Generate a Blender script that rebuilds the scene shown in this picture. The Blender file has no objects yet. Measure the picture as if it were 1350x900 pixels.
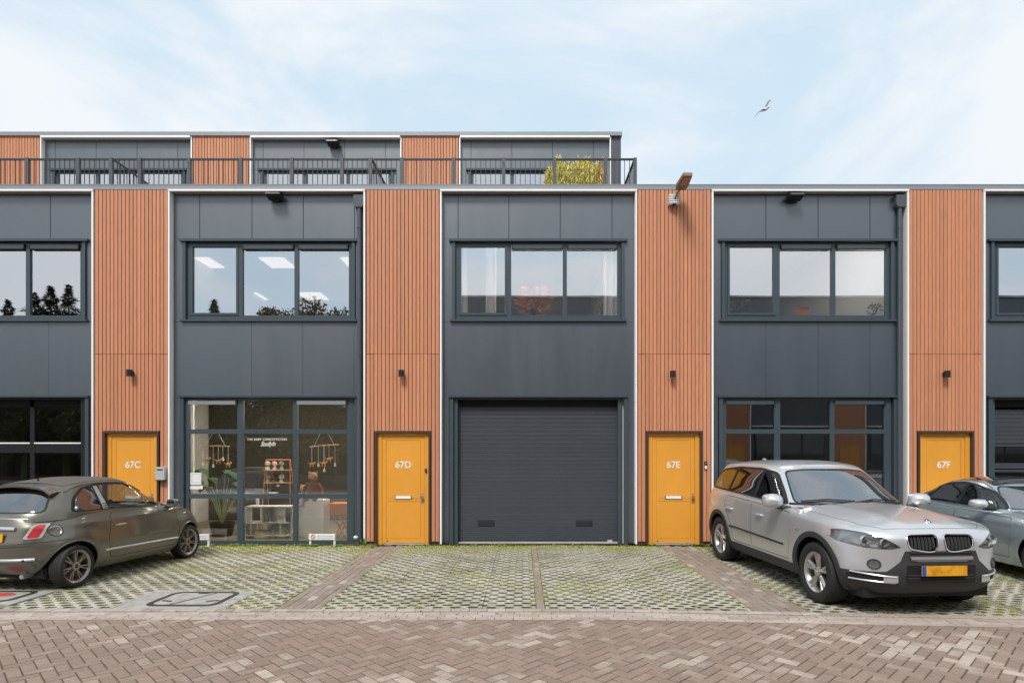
import bpy, bmesh, math, random
import numpy as np
from mathutils import Vector, Matrix
from mathutils.bvhtree import BVHTree
R = math.radians
random.seed(7)
scene = bpy.context.scene
COL = scene.collection

# ------------------------------------------------------------------ camera
CAMZ = 1.84
FPX = 795.6
cam = bpy.data.objects.new('camera', bpy.data.cameras.new('camera'))
COL.objects.link(cam)
cam.location = (0, 0, CAMZ)
cam.rotation_euler = (R(90), 0, 0)
cam.data.sensor_width = 36
cam.data.lens = 36 * FPX / 1350
cam.data.shift_x = -15 / 1350
cam.data.shift_y = 146 / 1350
cam.data.clip_start = 0.05
cam.data.clip_end = 3000
scene.camera = cam

# ------------------------------------------------------------------ light
scene.view_settings.view_transform = 'Standard'
scene.view_settings.look = 'None'
scene.view_settings.exposure = 0.42
scene.view_settings.gamma = 1.0
SUN_EL, SUN_AZ = 52.0, 200.0          # azimuth clockwise from +Y: behind the camera, a little to the left
sun = bpy.data.objects.new('sun', bpy.data.lights.new('sun', 'SUN'))
COL.objects.link(sun)
sun.data.energy = 2.4
sun.data.angle = R(16)
sun.data.color = (1.0, 0.965, 0.91)
_az, _el = R(SUN_AZ), R(SUN_EL)
sdir = Vector((math.sin(_az) * math.cos(_el), math.cos(_az) * math.cos(_el), math.sin(_el)))
sun.rotation_euler = sdir.to_track_quat('Z', 'Y').to_euler()

world = bpy.data.worlds.new("World")
scene.world = world
world.use_nodes = True
wt = world.node_tree
for n in list(wt.nodes): wt.nodes.remove(n)
def wn(t): return wt.nodes.new(t)
w_out = wn('ShaderNodeOutputWorld'); w_bg = wn('ShaderNodeBackground')
w_sky = wn('ShaderNodeTexSky'); w_sky.sky_type = 'NISHITA'; w_sky.sun_disc = False
w_sky.sun_elevation = R(SUN_EL); w_sky.sun_rotation = R(SUN_AZ)
w_sky.air_density = 1.0; w_sky.dust_density = 1.5; w_sky.ozone_density = 1.0
w_tc = wn('ShaderNodeTexCoord'); w_map = wn('ShaderNodeMapping')
w_map.inputs['Scale'].default_value = (1.0, 1.0, 2.2); w_map.inputs['Rotation'].default_value = (0.0, 0.35, 0.3)
w_map.inputs['Location'].default_value = (-1.825, -0.096, -3.345)
w_n = wn('ShaderNodeTexNoise'); w_n.inputs['Scale'].default_value = 2.0; w_n.inputs['Detail'].default_value = 7; w_n.inputs['Roughness'].default_value = 0.56
w_n.inputs['Distortion'].default_value = 0.5
w_r = wn('ShaderNodeMapRange'); w_r.interpolation_type = 'SMOOTHSTEP'
w_r.inputs['From Min'].default_value = 0.43; w_r.inputs['From Max'].default_value = 0.63
w_r.inputs['To Min'].default_value = 0.12; w_r.inputs['To Max'].default_value = 0.95
w_pale = wn('ShaderNodeMixRGB'); w_pale.inputs[0].default_value = 0.92; w_pale.inputs[2].default_value = (4.8, 6.15, 7.2, 1)
w_mix = wn('ShaderNodeMixRGB'); w_mix.inputs[2].default_value = (6.8, 7.05, 7.35, 1)
L = wt.links.new
L(w_tc.outputs['Generated'], w_map.inputs['Vector']); L(w_map.outputs[0], w_n.inputs['Vector'])
w_sp = wn('ShaderNodeSeparateXYZ'); L(w_tc.outputs['Generated'], w_sp.inputs[0])
w_h = wn('ShaderNodeMapRange'); w_h.inputs['From Min'].default_value = 0.0; w_h.inputs['From Max'].default_value = 0.55
w_h.inputs['To Min'].default_value = 0.125; w_h.inputs['To Max'].default_value = -0.01      # paler towards the horizon all round
L(w_sp.outputs['Z'], w_h.inputs['Value'])
w_a = wn('ShaderNodeMath'); w_a.operation = 'ADD'; L(w_n.outputs['Fac'], w_a.inputs[0]); L(w_h.outputs[0], w_a.inputs[1])
L(w_a.outputs[0], w_r.inputs['Value']); L(w_r.outputs[0], w_mix.inputs[0])
L(w_sky.outputs[0], w_pale.inputs[1]); L(w_pale.outputs[0], w_mix.inputs[1])
L(w_mix.outputs[0], w_bg.inputs['Color']); L(w_bg.outputs[0], w_out.inputs['Surface'])
w_bg.inputs['Strength'].default_value = 0.1

# ------------------------------------------------------------------ helpers
def XZ(px, py, Y):
    """a measured point of the photograph placed on the plane Y"""
    return ((px - 690) * Y / FPX, CAMZ + (596 - py) * Y / FPX)
def PX(px, Y): return (px - 690) * Y / FPX
def PZ(py, Y): return CAMZ + (596 - py) * Y / FPX

class MB:
    def __init__(s): s.v = []; s.f = []; s.m = []
    def add(s, vs, fs, mi=0, M=None):
        o = len(s.v)
        if M is not None: vs = [tuple(M @ Vector(p)) for p in vs]
        s.v += [tuple(p) for p in vs]
        for f in fs: s.f.append(tuple(o + i for i in f)); s.m.append(mi)
        return s
    def box(s, x0, y0, z0, x1, y1, z1, mi=0, M=None):
        vs = [(x0,y0,z0),(x1,y0,z0),(x1,y1,z0),(x0,y1,z0),(x0,y0,z1),(x1,y0,z1),(x1,y1,z1),(x0,y1,z1)]
        return s.add(vs, [(0,3,2,1),(4,5,6,7),(0,1,5,4),(1,2,6,5),(2,3,7,6),(3,0,4,7)], mi, M)
    def tube(s, pts, r, n=8, mi=0, cap=True, close=False):
        pts = [Vector(p) for p in pts]; N = len(pts)
        rs = r if isinstance(r, (list, tuple)) else [r] * N
        o = len(s.v); up = None
        for i, p in enumerate(pts):
            if close: t = (pts[(i + 1) % N] - pts[i - 1])
            else: t = pts[min(i + 1, N - 1)] - pts[max(i - 1, 0)]
            t.normalize()
            if up is None:
                up = Vector((0, 0, 1)) if abs(t.z) < 0.9 else Vector((1, 0, 0))
            a = t.cross(up)
            if a.length < 1e-6: a = t.orthogonal()
            a.normalize(); b = a.cross(t).normalized(); up = b
            for k in range(n):
                th = 2 * math.pi * k / n
                q = p + a * (math.cos(th) * rs[i]) + b * (math.sin(th) * rs[i])
                s.v.append(tuple(q))
        M = N if close else N - 1
        for i in range(M):
            for k in range(n):
                a0 = o + i * n + k; a1 = o + i * n + (k + 1) % n
                j = (i + 1) % N
                b0 = o + j * n + k; b1 = o + j * n + (k + 1) % n
                s.f.append((a0, a1, b1, b0)); s.m.append(mi)
        if cap and not close:
            s.f.append(tuple(o + k for k in range(n))[::-1]); s.m.append(mi)
            s.f.append(tuple(o + (N - 1) * n + k for k in range(n))); s.m.append(mi)
        return s
    def lathe(s, prof, n=32, axis='z', mi=0, M=None, sweep=2*math.pi):
        """prof: list of (r, h)"""
        full = abs(sweep - 2 * math.pi) < 1e-6
        vs = []; fs = []; nn = n if full else n + 1
        for (r, h) in prof:
            for k in range(nn):
                a = sweep * k / n
                c, d = r * math.cos(a), r * math.sin(a)
                vs.append({'z': (c, d, h), 'y': (c, h, d), 'x': (h, c, d)}[axis])
        for i in range(len(prof) - 1):
            for k in range(n):
                k2 = (k + 1) % nn
                fs.append((i * nn + k, i * nn + k2, (i + 1) * nn + k2, (i + 1) * nn + k))
        return s.add(vs, fs, mi, M)
    def prism(s, poly, y0, y1, mi=0, M=None, plane='xz'):
        """polygon extruded along the third axis"""
        n = len(poly)
        def P(p, y):
            return {'xz': (p[0], y, p[1]), 'xy': (p[0], p[1], y), 'yz': (y, p[0], p[1])}[plane]
        vs = [P(p, y0) for p in poly] + [P(p, y1) for p in poly]
        fs = [tuple(range(n)), tuple(range(2 * n - 1, n - 1, -1))]
        for i in range(n):
            j = (i + 1) % n
            fs.append((i, i + n, j + n, j))
        return s.add(vs, fs, mi, M)
    def ball(s, c, r, n=10, mi=0):
        rx, ry, rz = r if isinstance(r, (tuple, list)) else (r, r, r)
        vs = []; fs = []; m = n // 2
        for i in range(m + 1):
            ph = math.pi * i / m
            for k in range(n):
                th = 2 * math.pi * k / n
                vs.append((c[0] + rx * math.sin(ph) * math.cos(th), c[1] + ry * math.sin(ph) * math.sin(th), c[2] + rz * math.cos(ph)))
        for i in range(m):
            for k in range(n):
                fs.append((i * n + k, (i + 1) * n + k, (i + 1) * n + (k + 1) % n, i * n + (k + 1) % n))
        return s.add(vs, fs, mi)
    def mesh(s, name, mats, smooth=False, fix=True):
        me = bpy.data.meshes.new(name)
        me.from_pydata(s.v, [], s.f); 
        if not isinstance(mats, (list, tuple)): mats = [mats]
        for m in mats: me.materials.append(m)
        if len(mats) > 1: me.polygons.foreach_set('material_index', s.m)
        if fix:
            bm = bmesh.new(); bm.from_mesh(me)
            bmesh.ops.recalc_face_normals(bm, faces=bm.faces[:]); bm.to_mesh(me); bm.free()
        if smooth: shade(me)
        me.update()
        return me
    def build(s, name, mats, parent=None, smooth=False, loc=None, fix=True, **tags):
        return link(name, s.mesh(name, mats, smooth, fix), parent, loc, **tags)

def shade(me, ang=35):
    me.polygons.foreach_set('use_smooth', [True] * len(me.polygons))
    bm = bmesh.new(); bm.from_mesh(me)
    for e in bm.edges:
        e.smooth = not (len(e.link_faces) == 2 and e.calc_face_angle(0) > R(ang))
    bm.to_mesh(me); bm.free()

def link(name, me, parent=None, loc=None, rot=None, **tags):
    o = bpy.data.objects.new(name, me); COL.objects.link(o)
    if parent is not None: o.parent = parent
    if loc is not None: o.location = loc
    if rot is not None: o.rotation_euler = rot
    for k, v in tags.items(): o[k] = v
    return o
def thing(name, loc, label, category, group=None, rot=None):
    o = link(name, None, None, loc, rot, label=label, category=category)
    if group: o['group'] = group
    return o
def tag(o, label, category, group=None):
    o['label'] = label; o['category'] = category
    if group: o['group'] = group
    return o
def copy_tree(o, parent=None, mp=None):
    c = o.copy(); COL.objects.link(c); c.parent = parent
    for ch in [x for x in bpy.data.objects if x.parent == o and x is not c]: copy_tree(ch, c)
    return c

def blob_text(txt, size, mat, name, parent, loc, rotx=90, shear=0.0, extrude=0.002, space=1.0, width=None, **tags):
    cu = bpy.data.curves.new(name, 'FONT'); cu.body = txt; cu.size = size; cu.extrude = extrude
    cu.align_x = 'CENTER'; cu.align_y = 'CENTER'; cu.shear = shear; cu.space_character = space
    cu.offset = tags.pop('offset', 0.0)
    t = bpy.data.objects.new(name + '_tmp', cu); COL.objects.link(t)
    dg = bpy.context.evaluated_depsgraph_get()
    me = bpy.data.meshes.new_from_object(t.evaluated_get(dg)); me.name = name
    bpy.data.objects.remove(t)
    me.materials.clear(); me.materials.append(mat)
    if width:
        xs = [v.co.x for v in me.vertices]; k = width / (max(xs) - min(xs))
        for v in me.vertices: v.co.x *= k; 
    return link(name, me, parent, loc, (R(rotx), 0, 0), **tags)

# ------------------------------------------------------------------ materials
MATS = {}
def mat(name, color, rough=0.5, metal=0.0, spec=0.5, var=0.0, vscale=3.0, bump=0.0, bscale=60.0, coat=0.0,
        rand=0.0, color2=None, c2scale=2.0, c2lo=0.45, c2hi=0.6, emis=None, estr=0.0, stretch=(1, 1, 1), rvar=0.0, ior=None, c2rand=0.0):
    if name in MATS: return MATS[name]
    m = bpy.data.materials.new(name); m.use_nodes = True; MATS[name] = m
    nt = m.node_tree; N = nt.nodes; lk = nt.links.new
    b = N['Principled BSDF']
    b.inputs['Roughness'].default_value = rough; b.inputs['Metallic'].default_value = metal
    b.inputs['Specular IOR Level'].default_value = spec
    if coat: b.inputs['Coat Weight'].default_value = coat; b.inputs['Coat Roughness'].default_value = 0.04
    if ior: b.inputs['IOR'].default_value = ior
    c = (*color, 1)
    b.inputs['Base Color'].default_value = c
    if emis:
        b.inputs['Emission Color'].default_value = (*emis, 1); b.inputs['Emission Strength'].default_value = estr
    if var or color2 or rand or bump or rvar:
        tc = N.new('ShaderNodeNewGeometry')
        mp = N.new('ShaderNodeMapping'); mp.inputs['Scale'].default_value = stretch
        lk(tc.outputs['Position'], mp.inputs['Vector'])
    cur = None
    if color2:
        n2 = N.new('ShaderNodeTexNoise'); n2.inputs['Scale'].default_value = c2scale; n2.inputs['Detail'].default_value = 6
        n2.inputs['Roughness'].default_value = 0.6
        lk(mp.outputs[0], n2.inputs['Vector'])
        mr = N.new('ShaderNodeMapRange'); mr.inputs['From Min'].default_value = c2lo; mr.inputs['From Max'].default_value = c2hi
        if c2rand:
            oi0 = N.new('ShaderNodeObjectInfo'); ad0 = N.new('ShaderNodeMath'); ad0.operation = 'ADD'
            lk(oi0.outputs['Random'], ad0.inputs[0]); lk(tc.outputs['Random Per Island'], ad0.inputs[1])
            ml = N.new('ShaderNodeMath'); ml.operation = 'MULTIPLY'; ml.inputs[1].default_value = 7.31; lk(ad0.outputs[0], ml.inputs[0])
            f0 = N.new('ShaderNodeMath'); f0.operation = 'FRACT'; lk(ml.outputs[0], f0.inputs[0])
            ma = N.new('ShaderNodeMath'); ma.operation = 'MULTIPLY_ADD'; ma.inputs[1].default_value = c2rand
            lk(f0.outputs[0], ma.inputs[0]); lk(n2.outputs['Fac'], ma.inputs[2]); lk(ma.outputs[0], mr.inputs['Value'])
        else: lk(n2.outputs['Fac'], mr.inputs['Value'])
        mx = N.new('ShaderNodeMixRGB'); mx.inputs[1].default_value = c; mx.inputs[2].default_value = (*color2, 1)
        lk(mr.outputs[0], mx.inputs[0]); cur = mx.outputs[0]
    if rand:
        oi = N.new('ShaderNodeObjectInfo')
        ad = N.new('ShaderNodeMath'); ad.operation = 'ADD'; lk(oi.outputs['Random'], ad.inputs[0]); lk(tc.outputs['Random Per Island'], ad.inputs[1])
        fr = N.new('ShaderNodeMath'); fr.operation = 'FRACT'; lk(ad.outputs[0], fr.inputs[0])
        mr2 = N.new('ShaderNodeMapRange'); mr2.inputs['To Min'].default_value = 1 - rand; mr2.inputs['To Max'].default_value = 1 + rand
        lk(fr.outputs[0], mr2.inputs['Value'])
        vm = N.new('ShaderNodeVectorMath'); vm.operation = 'SCALE'
        if cur: lk(cur, vm.inputs[0])
        else: vm.inputs[0].default_value = color
        lk(mr2.outputs[0], vm.inputs['Scale']); cur = vm.outputs[0]
    if var:
        nz = N.new('ShaderNodeTexNoise'); nz.inputs['Scale'].default_value = vscale; nz.inputs['Detail'].default_value = 8
        nz.inputs['Roughness'].default_value = 0.65
        lk(mp.outputs[0], nz.inputs['Vector'])
        mr3 = N.new('ShaderNodeMapRange'); mr3.inputs['From Min'].default_value = 0.25; mr3.inputs['From Max'].default_value = 0.75
        mr3.inputs['To Min'].default_value = 1 - var; mr3.inputs['To Max'].default_value = 1 + var
        lk(nz.outputs['Fac'], mr3.inputs['Value'])
        vm = N.new('ShaderNodeVectorMath'); vm.operation = 'SCALE'
        if cur: lk(cur, vm.inputs[0])
        else: vm.inputs[0].default_value = color
        lk(mr3.outputs[0], vm.inputs['Scale']); cur = vm.outputs[0]
        if rvar:
            mr4 = N.new('ShaderNodeMapRange'); mr4.inputs['From Min'].default_value = 0.3; mr4.inputs['From Max'].default_value = 0.7
            mr4.inputs['To Min'].default_value = max(0.02, rough - rvar); mr4.inputs['To Max'].default_value = rough + rvar
            lk(nz.outputs['Fac'], mr4.inputs['Value']); lk(mr4.outputs[0], b.inputs['Roughness'])
    if cur: lk(cur, b.inputs['Base Color'])
    if bump:
        nb = N.new('ShaderNodeTexNoise'); nb.inputs['Scale'].default_value = bscale; nb.inputs['Detail'].default_value = 5
        lk(mp.outputs[0], nb.inputs['Vector'])
        bp = N.new('ShaderNodeBump'); bp.inputs['Strength'].default_value = bump; bp.inputs['Distance'].default_value = 0.01
        lk(nb.outputs['Fac'], bp.inputs['Height']); lk(bp.outputs[0], b.inputs['Normal'])
    return m

def glass(name, refl0=0.25, tint=(0.8, 0.85, 0.85), rough=0.0, wave=0.0, refl1=0.95, gcol=(0.95, 0.97, 1.0)):
    """thin coated pane: clear tinted transmission under a mirror coat that strengthens at grazing angles"""
    if name in MATS: return MATS[name]
    m = bpy.data.materials.new(name); m.use_nodes = True; MATS[name] = m
    nt = m.node_tree; N = nt.nodes; lk = nt.links.new
    for n in list(N): N.remove(n)
    out = N.new('ShaderNodeOutputMaterial'); mx = N.new('ShaderNodeMixShader')
    tr = N.new('ShaderNodeBsdfTransparent'); tr.inputs[0].default_value = (*tint, 1)
    gl = N.new('ShaderNodeBsdfGlossy'); gl.inputs['Roughness'].default_value = rough; gl.inputs[0].default_value = (*gcol, 1)
    lw = N.new('ShaderNodeLayerWeight'); lw.inputs['Blend'].default_value = 0.35
    mr = N.new('ShaderNodeMapRange'); mr.inputs['To Min'].default_value = refl0; mr.inputs['To Max'].default_value = refl1
    lk(lw.outputs['Fresnel'], mr.inputs['Value']); lk(mr.outputs[0], mx.inputs[0])
    lk(tr.outputs[0], mx.inputs[1]); lk(gl.outputs[0], mx.inputs[2]); lk(mx.outputs[0], out.inputs['Surface'])
    if wave:
        g = N.new('ShaderNodeNewGeometry'); nz = N.new('ShaderNodeTexNoise'); nz.inputs['Scale'].default_value = 1.3; nz.inputs['Detail'].default_value = 1
        lk(g.outputs['Position'], nz.inputs['Vector'])
        bp = N.new('ShaderNodeBump'); bp.inputs['Strength'].default_value = wave; bp.inputs['Distance'].default_value = 0.02
        lk(nz.outputs['Fac'], bp.inputs['Height']); lk(bp.outputs[0], gl.inputs['Normal'])
    return m

M_ORANGE = mat('composite cladding terracotta', (0.560, 0.238, 0.125), rough=0.58, var=0.14, vscale=5, stretch=(6, 6, 0.6), rand=0.09, bump=0.15, bscale=160)
M_ORBACK = mat('cladding backing board', (0.24, 0.09, 0.045), rough=0.8)
M_PANEL = mat('anthracite sandwich panel', (0.036, 0.052, 0.070), rough=0.36, spec=0.6, ior=2.1, var=0.045, vscale=1.2, rand=0.05, stretch=(2.5, 2.5, 0.5), rvar=0.03)
M_FRAME = mat('anthracite window frame', (0.050, 0.070, 0.084), rough=0.38, spec=0.5, var=0.05, vscale=6)
M_FRAMEB = mat('black door frame', (0.010, 0.010, 0.012), rough=0.4)
M_CORN = mat('grey aluminium coping', (0.27, 0.285, 0.305), rough=0.42, metal=0.25, var=0.05, vscale=3)
M_WHITE = mat('white aluminium trim', (0.88, 0.87, 0.855), rough=0.45, var=0.04, vscale=5)
M_SOFFIT = mat('soffit strip', (0.30, 0.28, 0.26), rough=0.7)
M_YEL = mat('ochre painted door', (0.77, 0.335, 0.042), rough=0.38, var=0.07, vscale=2.2, coat=0.1, stretch=(1, 1, .5), rvar=.05)
M_BROWN = mat('dark brown door surround', (0.050, 0.036, 0.032), rough=0.45)
M_STEEL = mat('brushed steel', (0.62, 0.62, 0.62), rough=0.28, metal=0.9)
M_BLACK = mat('black plastic', (0.012, 0.012, 0.013), rough=0.45)
M_DARK = mat('dark void', (0.006, 0.006, 0.006), rough=0.9)
M_TXT = mat('white lettering', (0.85, 0.85, 0.83), rough=0.5)
M_GARAGE = mat('garage door coating', (0.050, 0.058, 0.070), rough=0.42, spec=0.5, var=0.06, vscale=2, rand=0.03)
M_PIPE = mat('anthracite downpipe', (0.075, 0.085, 0.10), rough=0.4, var=0.05)
M_RAIL = mat('grey powder coated railing', (0.035, 0.040, 0.048), rough=0.4)
M_POST = mat('grey railing post', (0.075, 0.085, 0.10), rough=0.45)
M_PLASTER = mat('white interior plaster', (0.62, 0.62, 0.60), rough=0.9, var=0.04)
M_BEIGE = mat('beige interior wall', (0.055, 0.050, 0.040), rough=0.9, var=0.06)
M_INFLOOR = mat('interior floor', (0.22, 0.19, 0.16), rough=0.5, var=0.1)
M_CONC = mat('concrete', (0.40, 0.38, 0.35), rough=0.9, var=0.18, vscale=8, bump=0.3, bscale=90)
M_ZINC = mat('galvanised box', (0.60, 0.61, 0.62), rough=0.4, metal=0.4, var=0.08, vscale=20)
M_CURT = mat('white curtain', (0.80, 0.79, 0.77), rough=0.9)
M_WOOD = mat('light wood', (0.45, 0.28, 0.15), rough=0.6, var=0.15, vscale=20)
M_WICK = mat('orange wicker', (0.55, 0.20, 0.045), rough=0.6, var=0.25, vscale=60)
M_COPPER = mat('copper tube', (0.62, 0.24, 0.10), rough=0.35, metal=0.4)
G_UP = glass('coated upper glazing', 0.60, (0.97, 0.98, 0.98), wave=0.03)
G_LOW = glass('clear shop glazing', 0.19, (0.86, 0.90, 0.88), wave=0.03)
G_DARK = glass('dark tinted glazing', 0.16, (0.10, 0.11, 0.12))
M_CEIL = mat('lit ceiling panel', (1, 0.95, 0.9), emis=(1.0, 0.80, 0.68), estr=0.85)
M_RUST = mat('rusty iron', (0.16, 0.09, 0.06), rough=0.8, var=0.3, vscale=30)
# ------------------------------------------------------------------ the terrace of business units
PITCH = 5.4
UX = {'67B': 0.30 - 2 * PITCH, '67C': 0.30 - PITCH, '67D': 0.30, '67E': 0.30 + PITCH, '67F': 0.30 + 2 * PITCH}
def zr(py, Y=12.12): return PZ(py, Y)

# shared meshes
def slat_mesh(h):
    w, d, c = 0.0665, 0.024, 0.007
    mb = MB()
    prof = [(-w/2, d), (-w/2, c), (-w/2 + c, 0), (w/2 - c, 0), (w/2, c), (w/2, d)]
    n = len(prof)
    vs = [(x, y, 0) for x, y in prof] + [(x, y, h) for x, y in prof]
    fs = [(i, i + 1, i + 1 + n, i + n) for i in range(n - 1)] + [tuple(range(n)), tuple(range(n, 2 * n))]
    mb.add(vs, fs)
    return mb.mesh('slat', M_ORANGE)
Z_SEAM = 3.795; Z_TOP = 7.055; Z_DOOR = 2.262; Z_BASE = 0.07
SL_UP = slat_mesh(Z_TOP - Z_SEAM - 0.008); SL_LO = slat_mesh(Z_SEAM - 0.008 - Z_BASE); SL_DO = slat_mesh(Z_SEAM - 0.008 - Z_DOOR)
SL_PH = slat_mesh(2.88)

def pane_mesh(w, h, m, t=0.006):
    """one thin pane with a little thickness: front face only mirrors"""
    mb = MB(); mb.add([(0, 0, 0), (w, 0, 0), (w, 0, h), (0, 0, h)], [(0, 1, 2, 3)])
    return mb.mesh('pane', m, fix=False)

def frame_boxes(mb, xs, zs, y0, y1, t=0.05):
    """bars between the clear openings: xs = [(x0,x1)..], zs = [(z0,z1)..], outer rectangle ox0,ox1,oz0,oz1 first"""
    (ox0, ox1, oz0, oz1) = xs[0]
    cols = xs[1:]
    mb.box(ox0, y0, oz0, cols[0][0], y1, oz1); mb.box(cols[-1][1], y0, oz0, ox1, y1, oz1)
    for a, b in zip(cols[:-1], cols[1:]): mb.box(a[1], y0, oz0, b[0], y1, oz1)
    for c in cols:
        mb.box(c[0], y0 + 0.002, oz0, c[1], y1 - 0.002, zs[0][0]); mb.box(c[0], y0 + 0.002, zs[-1][1], c[1], y1 - 0.002, oz1)
        for a, b in zip(zs[:-1], zs[1:]): mb.box(c[0], y0 + 0.002, a[1], c[1], y1 - 0.002, b[0])

def upper_window(root, yo, k=1.0, z0=4.505, z1=6.06, gl=None, first_sash=True, cassettes=(1, 2), zs_=None):
    """three-light window, local x centred, frame face at yo"""
    gl = gl or G_UP
    # lintel drip and sill are on the wall, frame inside the reveal
    mb = MB()
    lights = [(-1.60, -0.625), (-0.545, 0.495), (0.575, 1.59)]
    frame_boxes(mb, [(-1.665, 1.66, z0, z1)] + lights, [(z0 + 0.085, z1 - 0.045)], yo, yo + 0.07)
    w = mb.build('window', M_FRAME, root)
    # outer jambs and lintel
    mb = MB(); mb.box(-1.79, yo - 0.085, z1 + 0.012, 1.785, yo + 0.06, z1 + 0.048)
    mb.box(-1.79, yo - 0.087, z1 - 0.002, 1.785, yo - 0.079, z1 + 0.012); mb.build('lintel', M_FRAME, w)
    mb = MB(); mb.box(-1.77, yo - 0.075, z0 - 0.045, 1.765, yo + 0.03, z0 - 0.008); mb.build('sill', M_FRAME, w)
    for sx in (-1, 1):
        mb = MB(); mb.box(sx * 1.665 + (0 if sx > 0 else -0.06), yo - 0.055, z0 - 0.008, sx * 1.665 + (0.06 if sx > 0 else 0), yo + 0.02, z1 - 0.003)
        mb.build('jamb', M_FRAME, w)
    for i, (a, b) in enumerate(lights):
        if i == 0 and first_sash:
            mb = MB(); s = 0.045
            A, B, C_, D = a + 0.004, b - 0.004, z0 + 0.089, z1 - 0.049
            mb.box(A, yo - 0.012, C_, A + s, yo + 0.05, D); mb.box(B - s, yo - 0.012, C_, B, yo + 0.05, D)
            mb.box(A + s, yo - 0.012, C_, B - s, yo + 0.05, C_ + s); mb.box(A + s, yo - 0.012, D - s, B - s, yo + 0.05, D)
            mb.build('sash', M_FRAME, w)
            link('pane', pane_mesh(b - a - 2 * s - 0.008, D - C_ - 2 * s, gl), w, (A + s, yo + 0.03, C_ + s))
        else:
            link('pane', pane_mesh(b - a, z1 - z0 - 0.13, gl), w, (a, yo + 0.035, z0 + 0.085))
        if i in cassettes:
            mb = MB(); mb.box(a + 0.01, yo - 0.035, z1 - 0.135, b - 0.01, yo + 0.025, z1 - 0.05)
            c = mb.build('blind_cassette', M_FRAME, w)
            for xx in (a + 0.006, b - 0.03):
                MB().box(xx, yo - 0.043, z1 - 0.14, xx + 0.024, yo + 0.02, z1 - 0.045).build('end_cap', M_BLACK, w)
            MB().box(a + 0.03, yo - 0.036, z1 - 0.150, b - 0.03, yo - 0.012, z1 - 0.136).build('blind_slat', M_BLACK, w)
    return w

def shop_window(root, yo, mat_f=None, cassettes=(0, 2), gl=None, cass_m=None):
    gl = gl or G_LOW; mf = mat_f or M_FRAME
    z0, z1 = 0.0, 2.935
    mb = MB()
    lights = [(-1.625, -0.655), (-0.535, 0.465), (0.555, 1.555)]
    rows = [(0.065, 0.915), (1.005, 2.215), (2.305, 2.885)]
    frame_boxes(mb, [(-1.715, 1.69, z0, z1)] + lights, rows, yo, yo + 0.07)
    w = mb.build('shop_window', mf, root)
    for i, (a, b) in enumerate(lights):
        for j, (c, d) in enumerate(rows):
            link('pane', pane_mesh(b - a, d - c, gl), w, (a, yo + 0.035, c))
        if i in cassettes:
            MB().box(a + 0.0, yo - 0.035, 2.80, b - 0.0, yo + 0.02, 2.875).build('blind_cassette', cass_m or M_CORN, w)
            MB().box(b - 0.02, yo - 0.042, 2.795, b + 0.008, yo + 0.015, 2.88).build('end_cap', M_BLACK, w)
    return w

def ground_surround(root, yo):
    MB().box(-1.80, yo - 0.085, 2.940, 1.795, yo + 0.05, 2.975).build('lintel', M_FRAME, root)
    for x0, x1 in ((-1.80, -1.70), (1.70, 1.795)):
        MB().box(x0 + 0.02, yo - 0.055, 0, x1 - 0.005, yo + 0.1, 2.938).build('jamb', M_FRAME, root)

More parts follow.
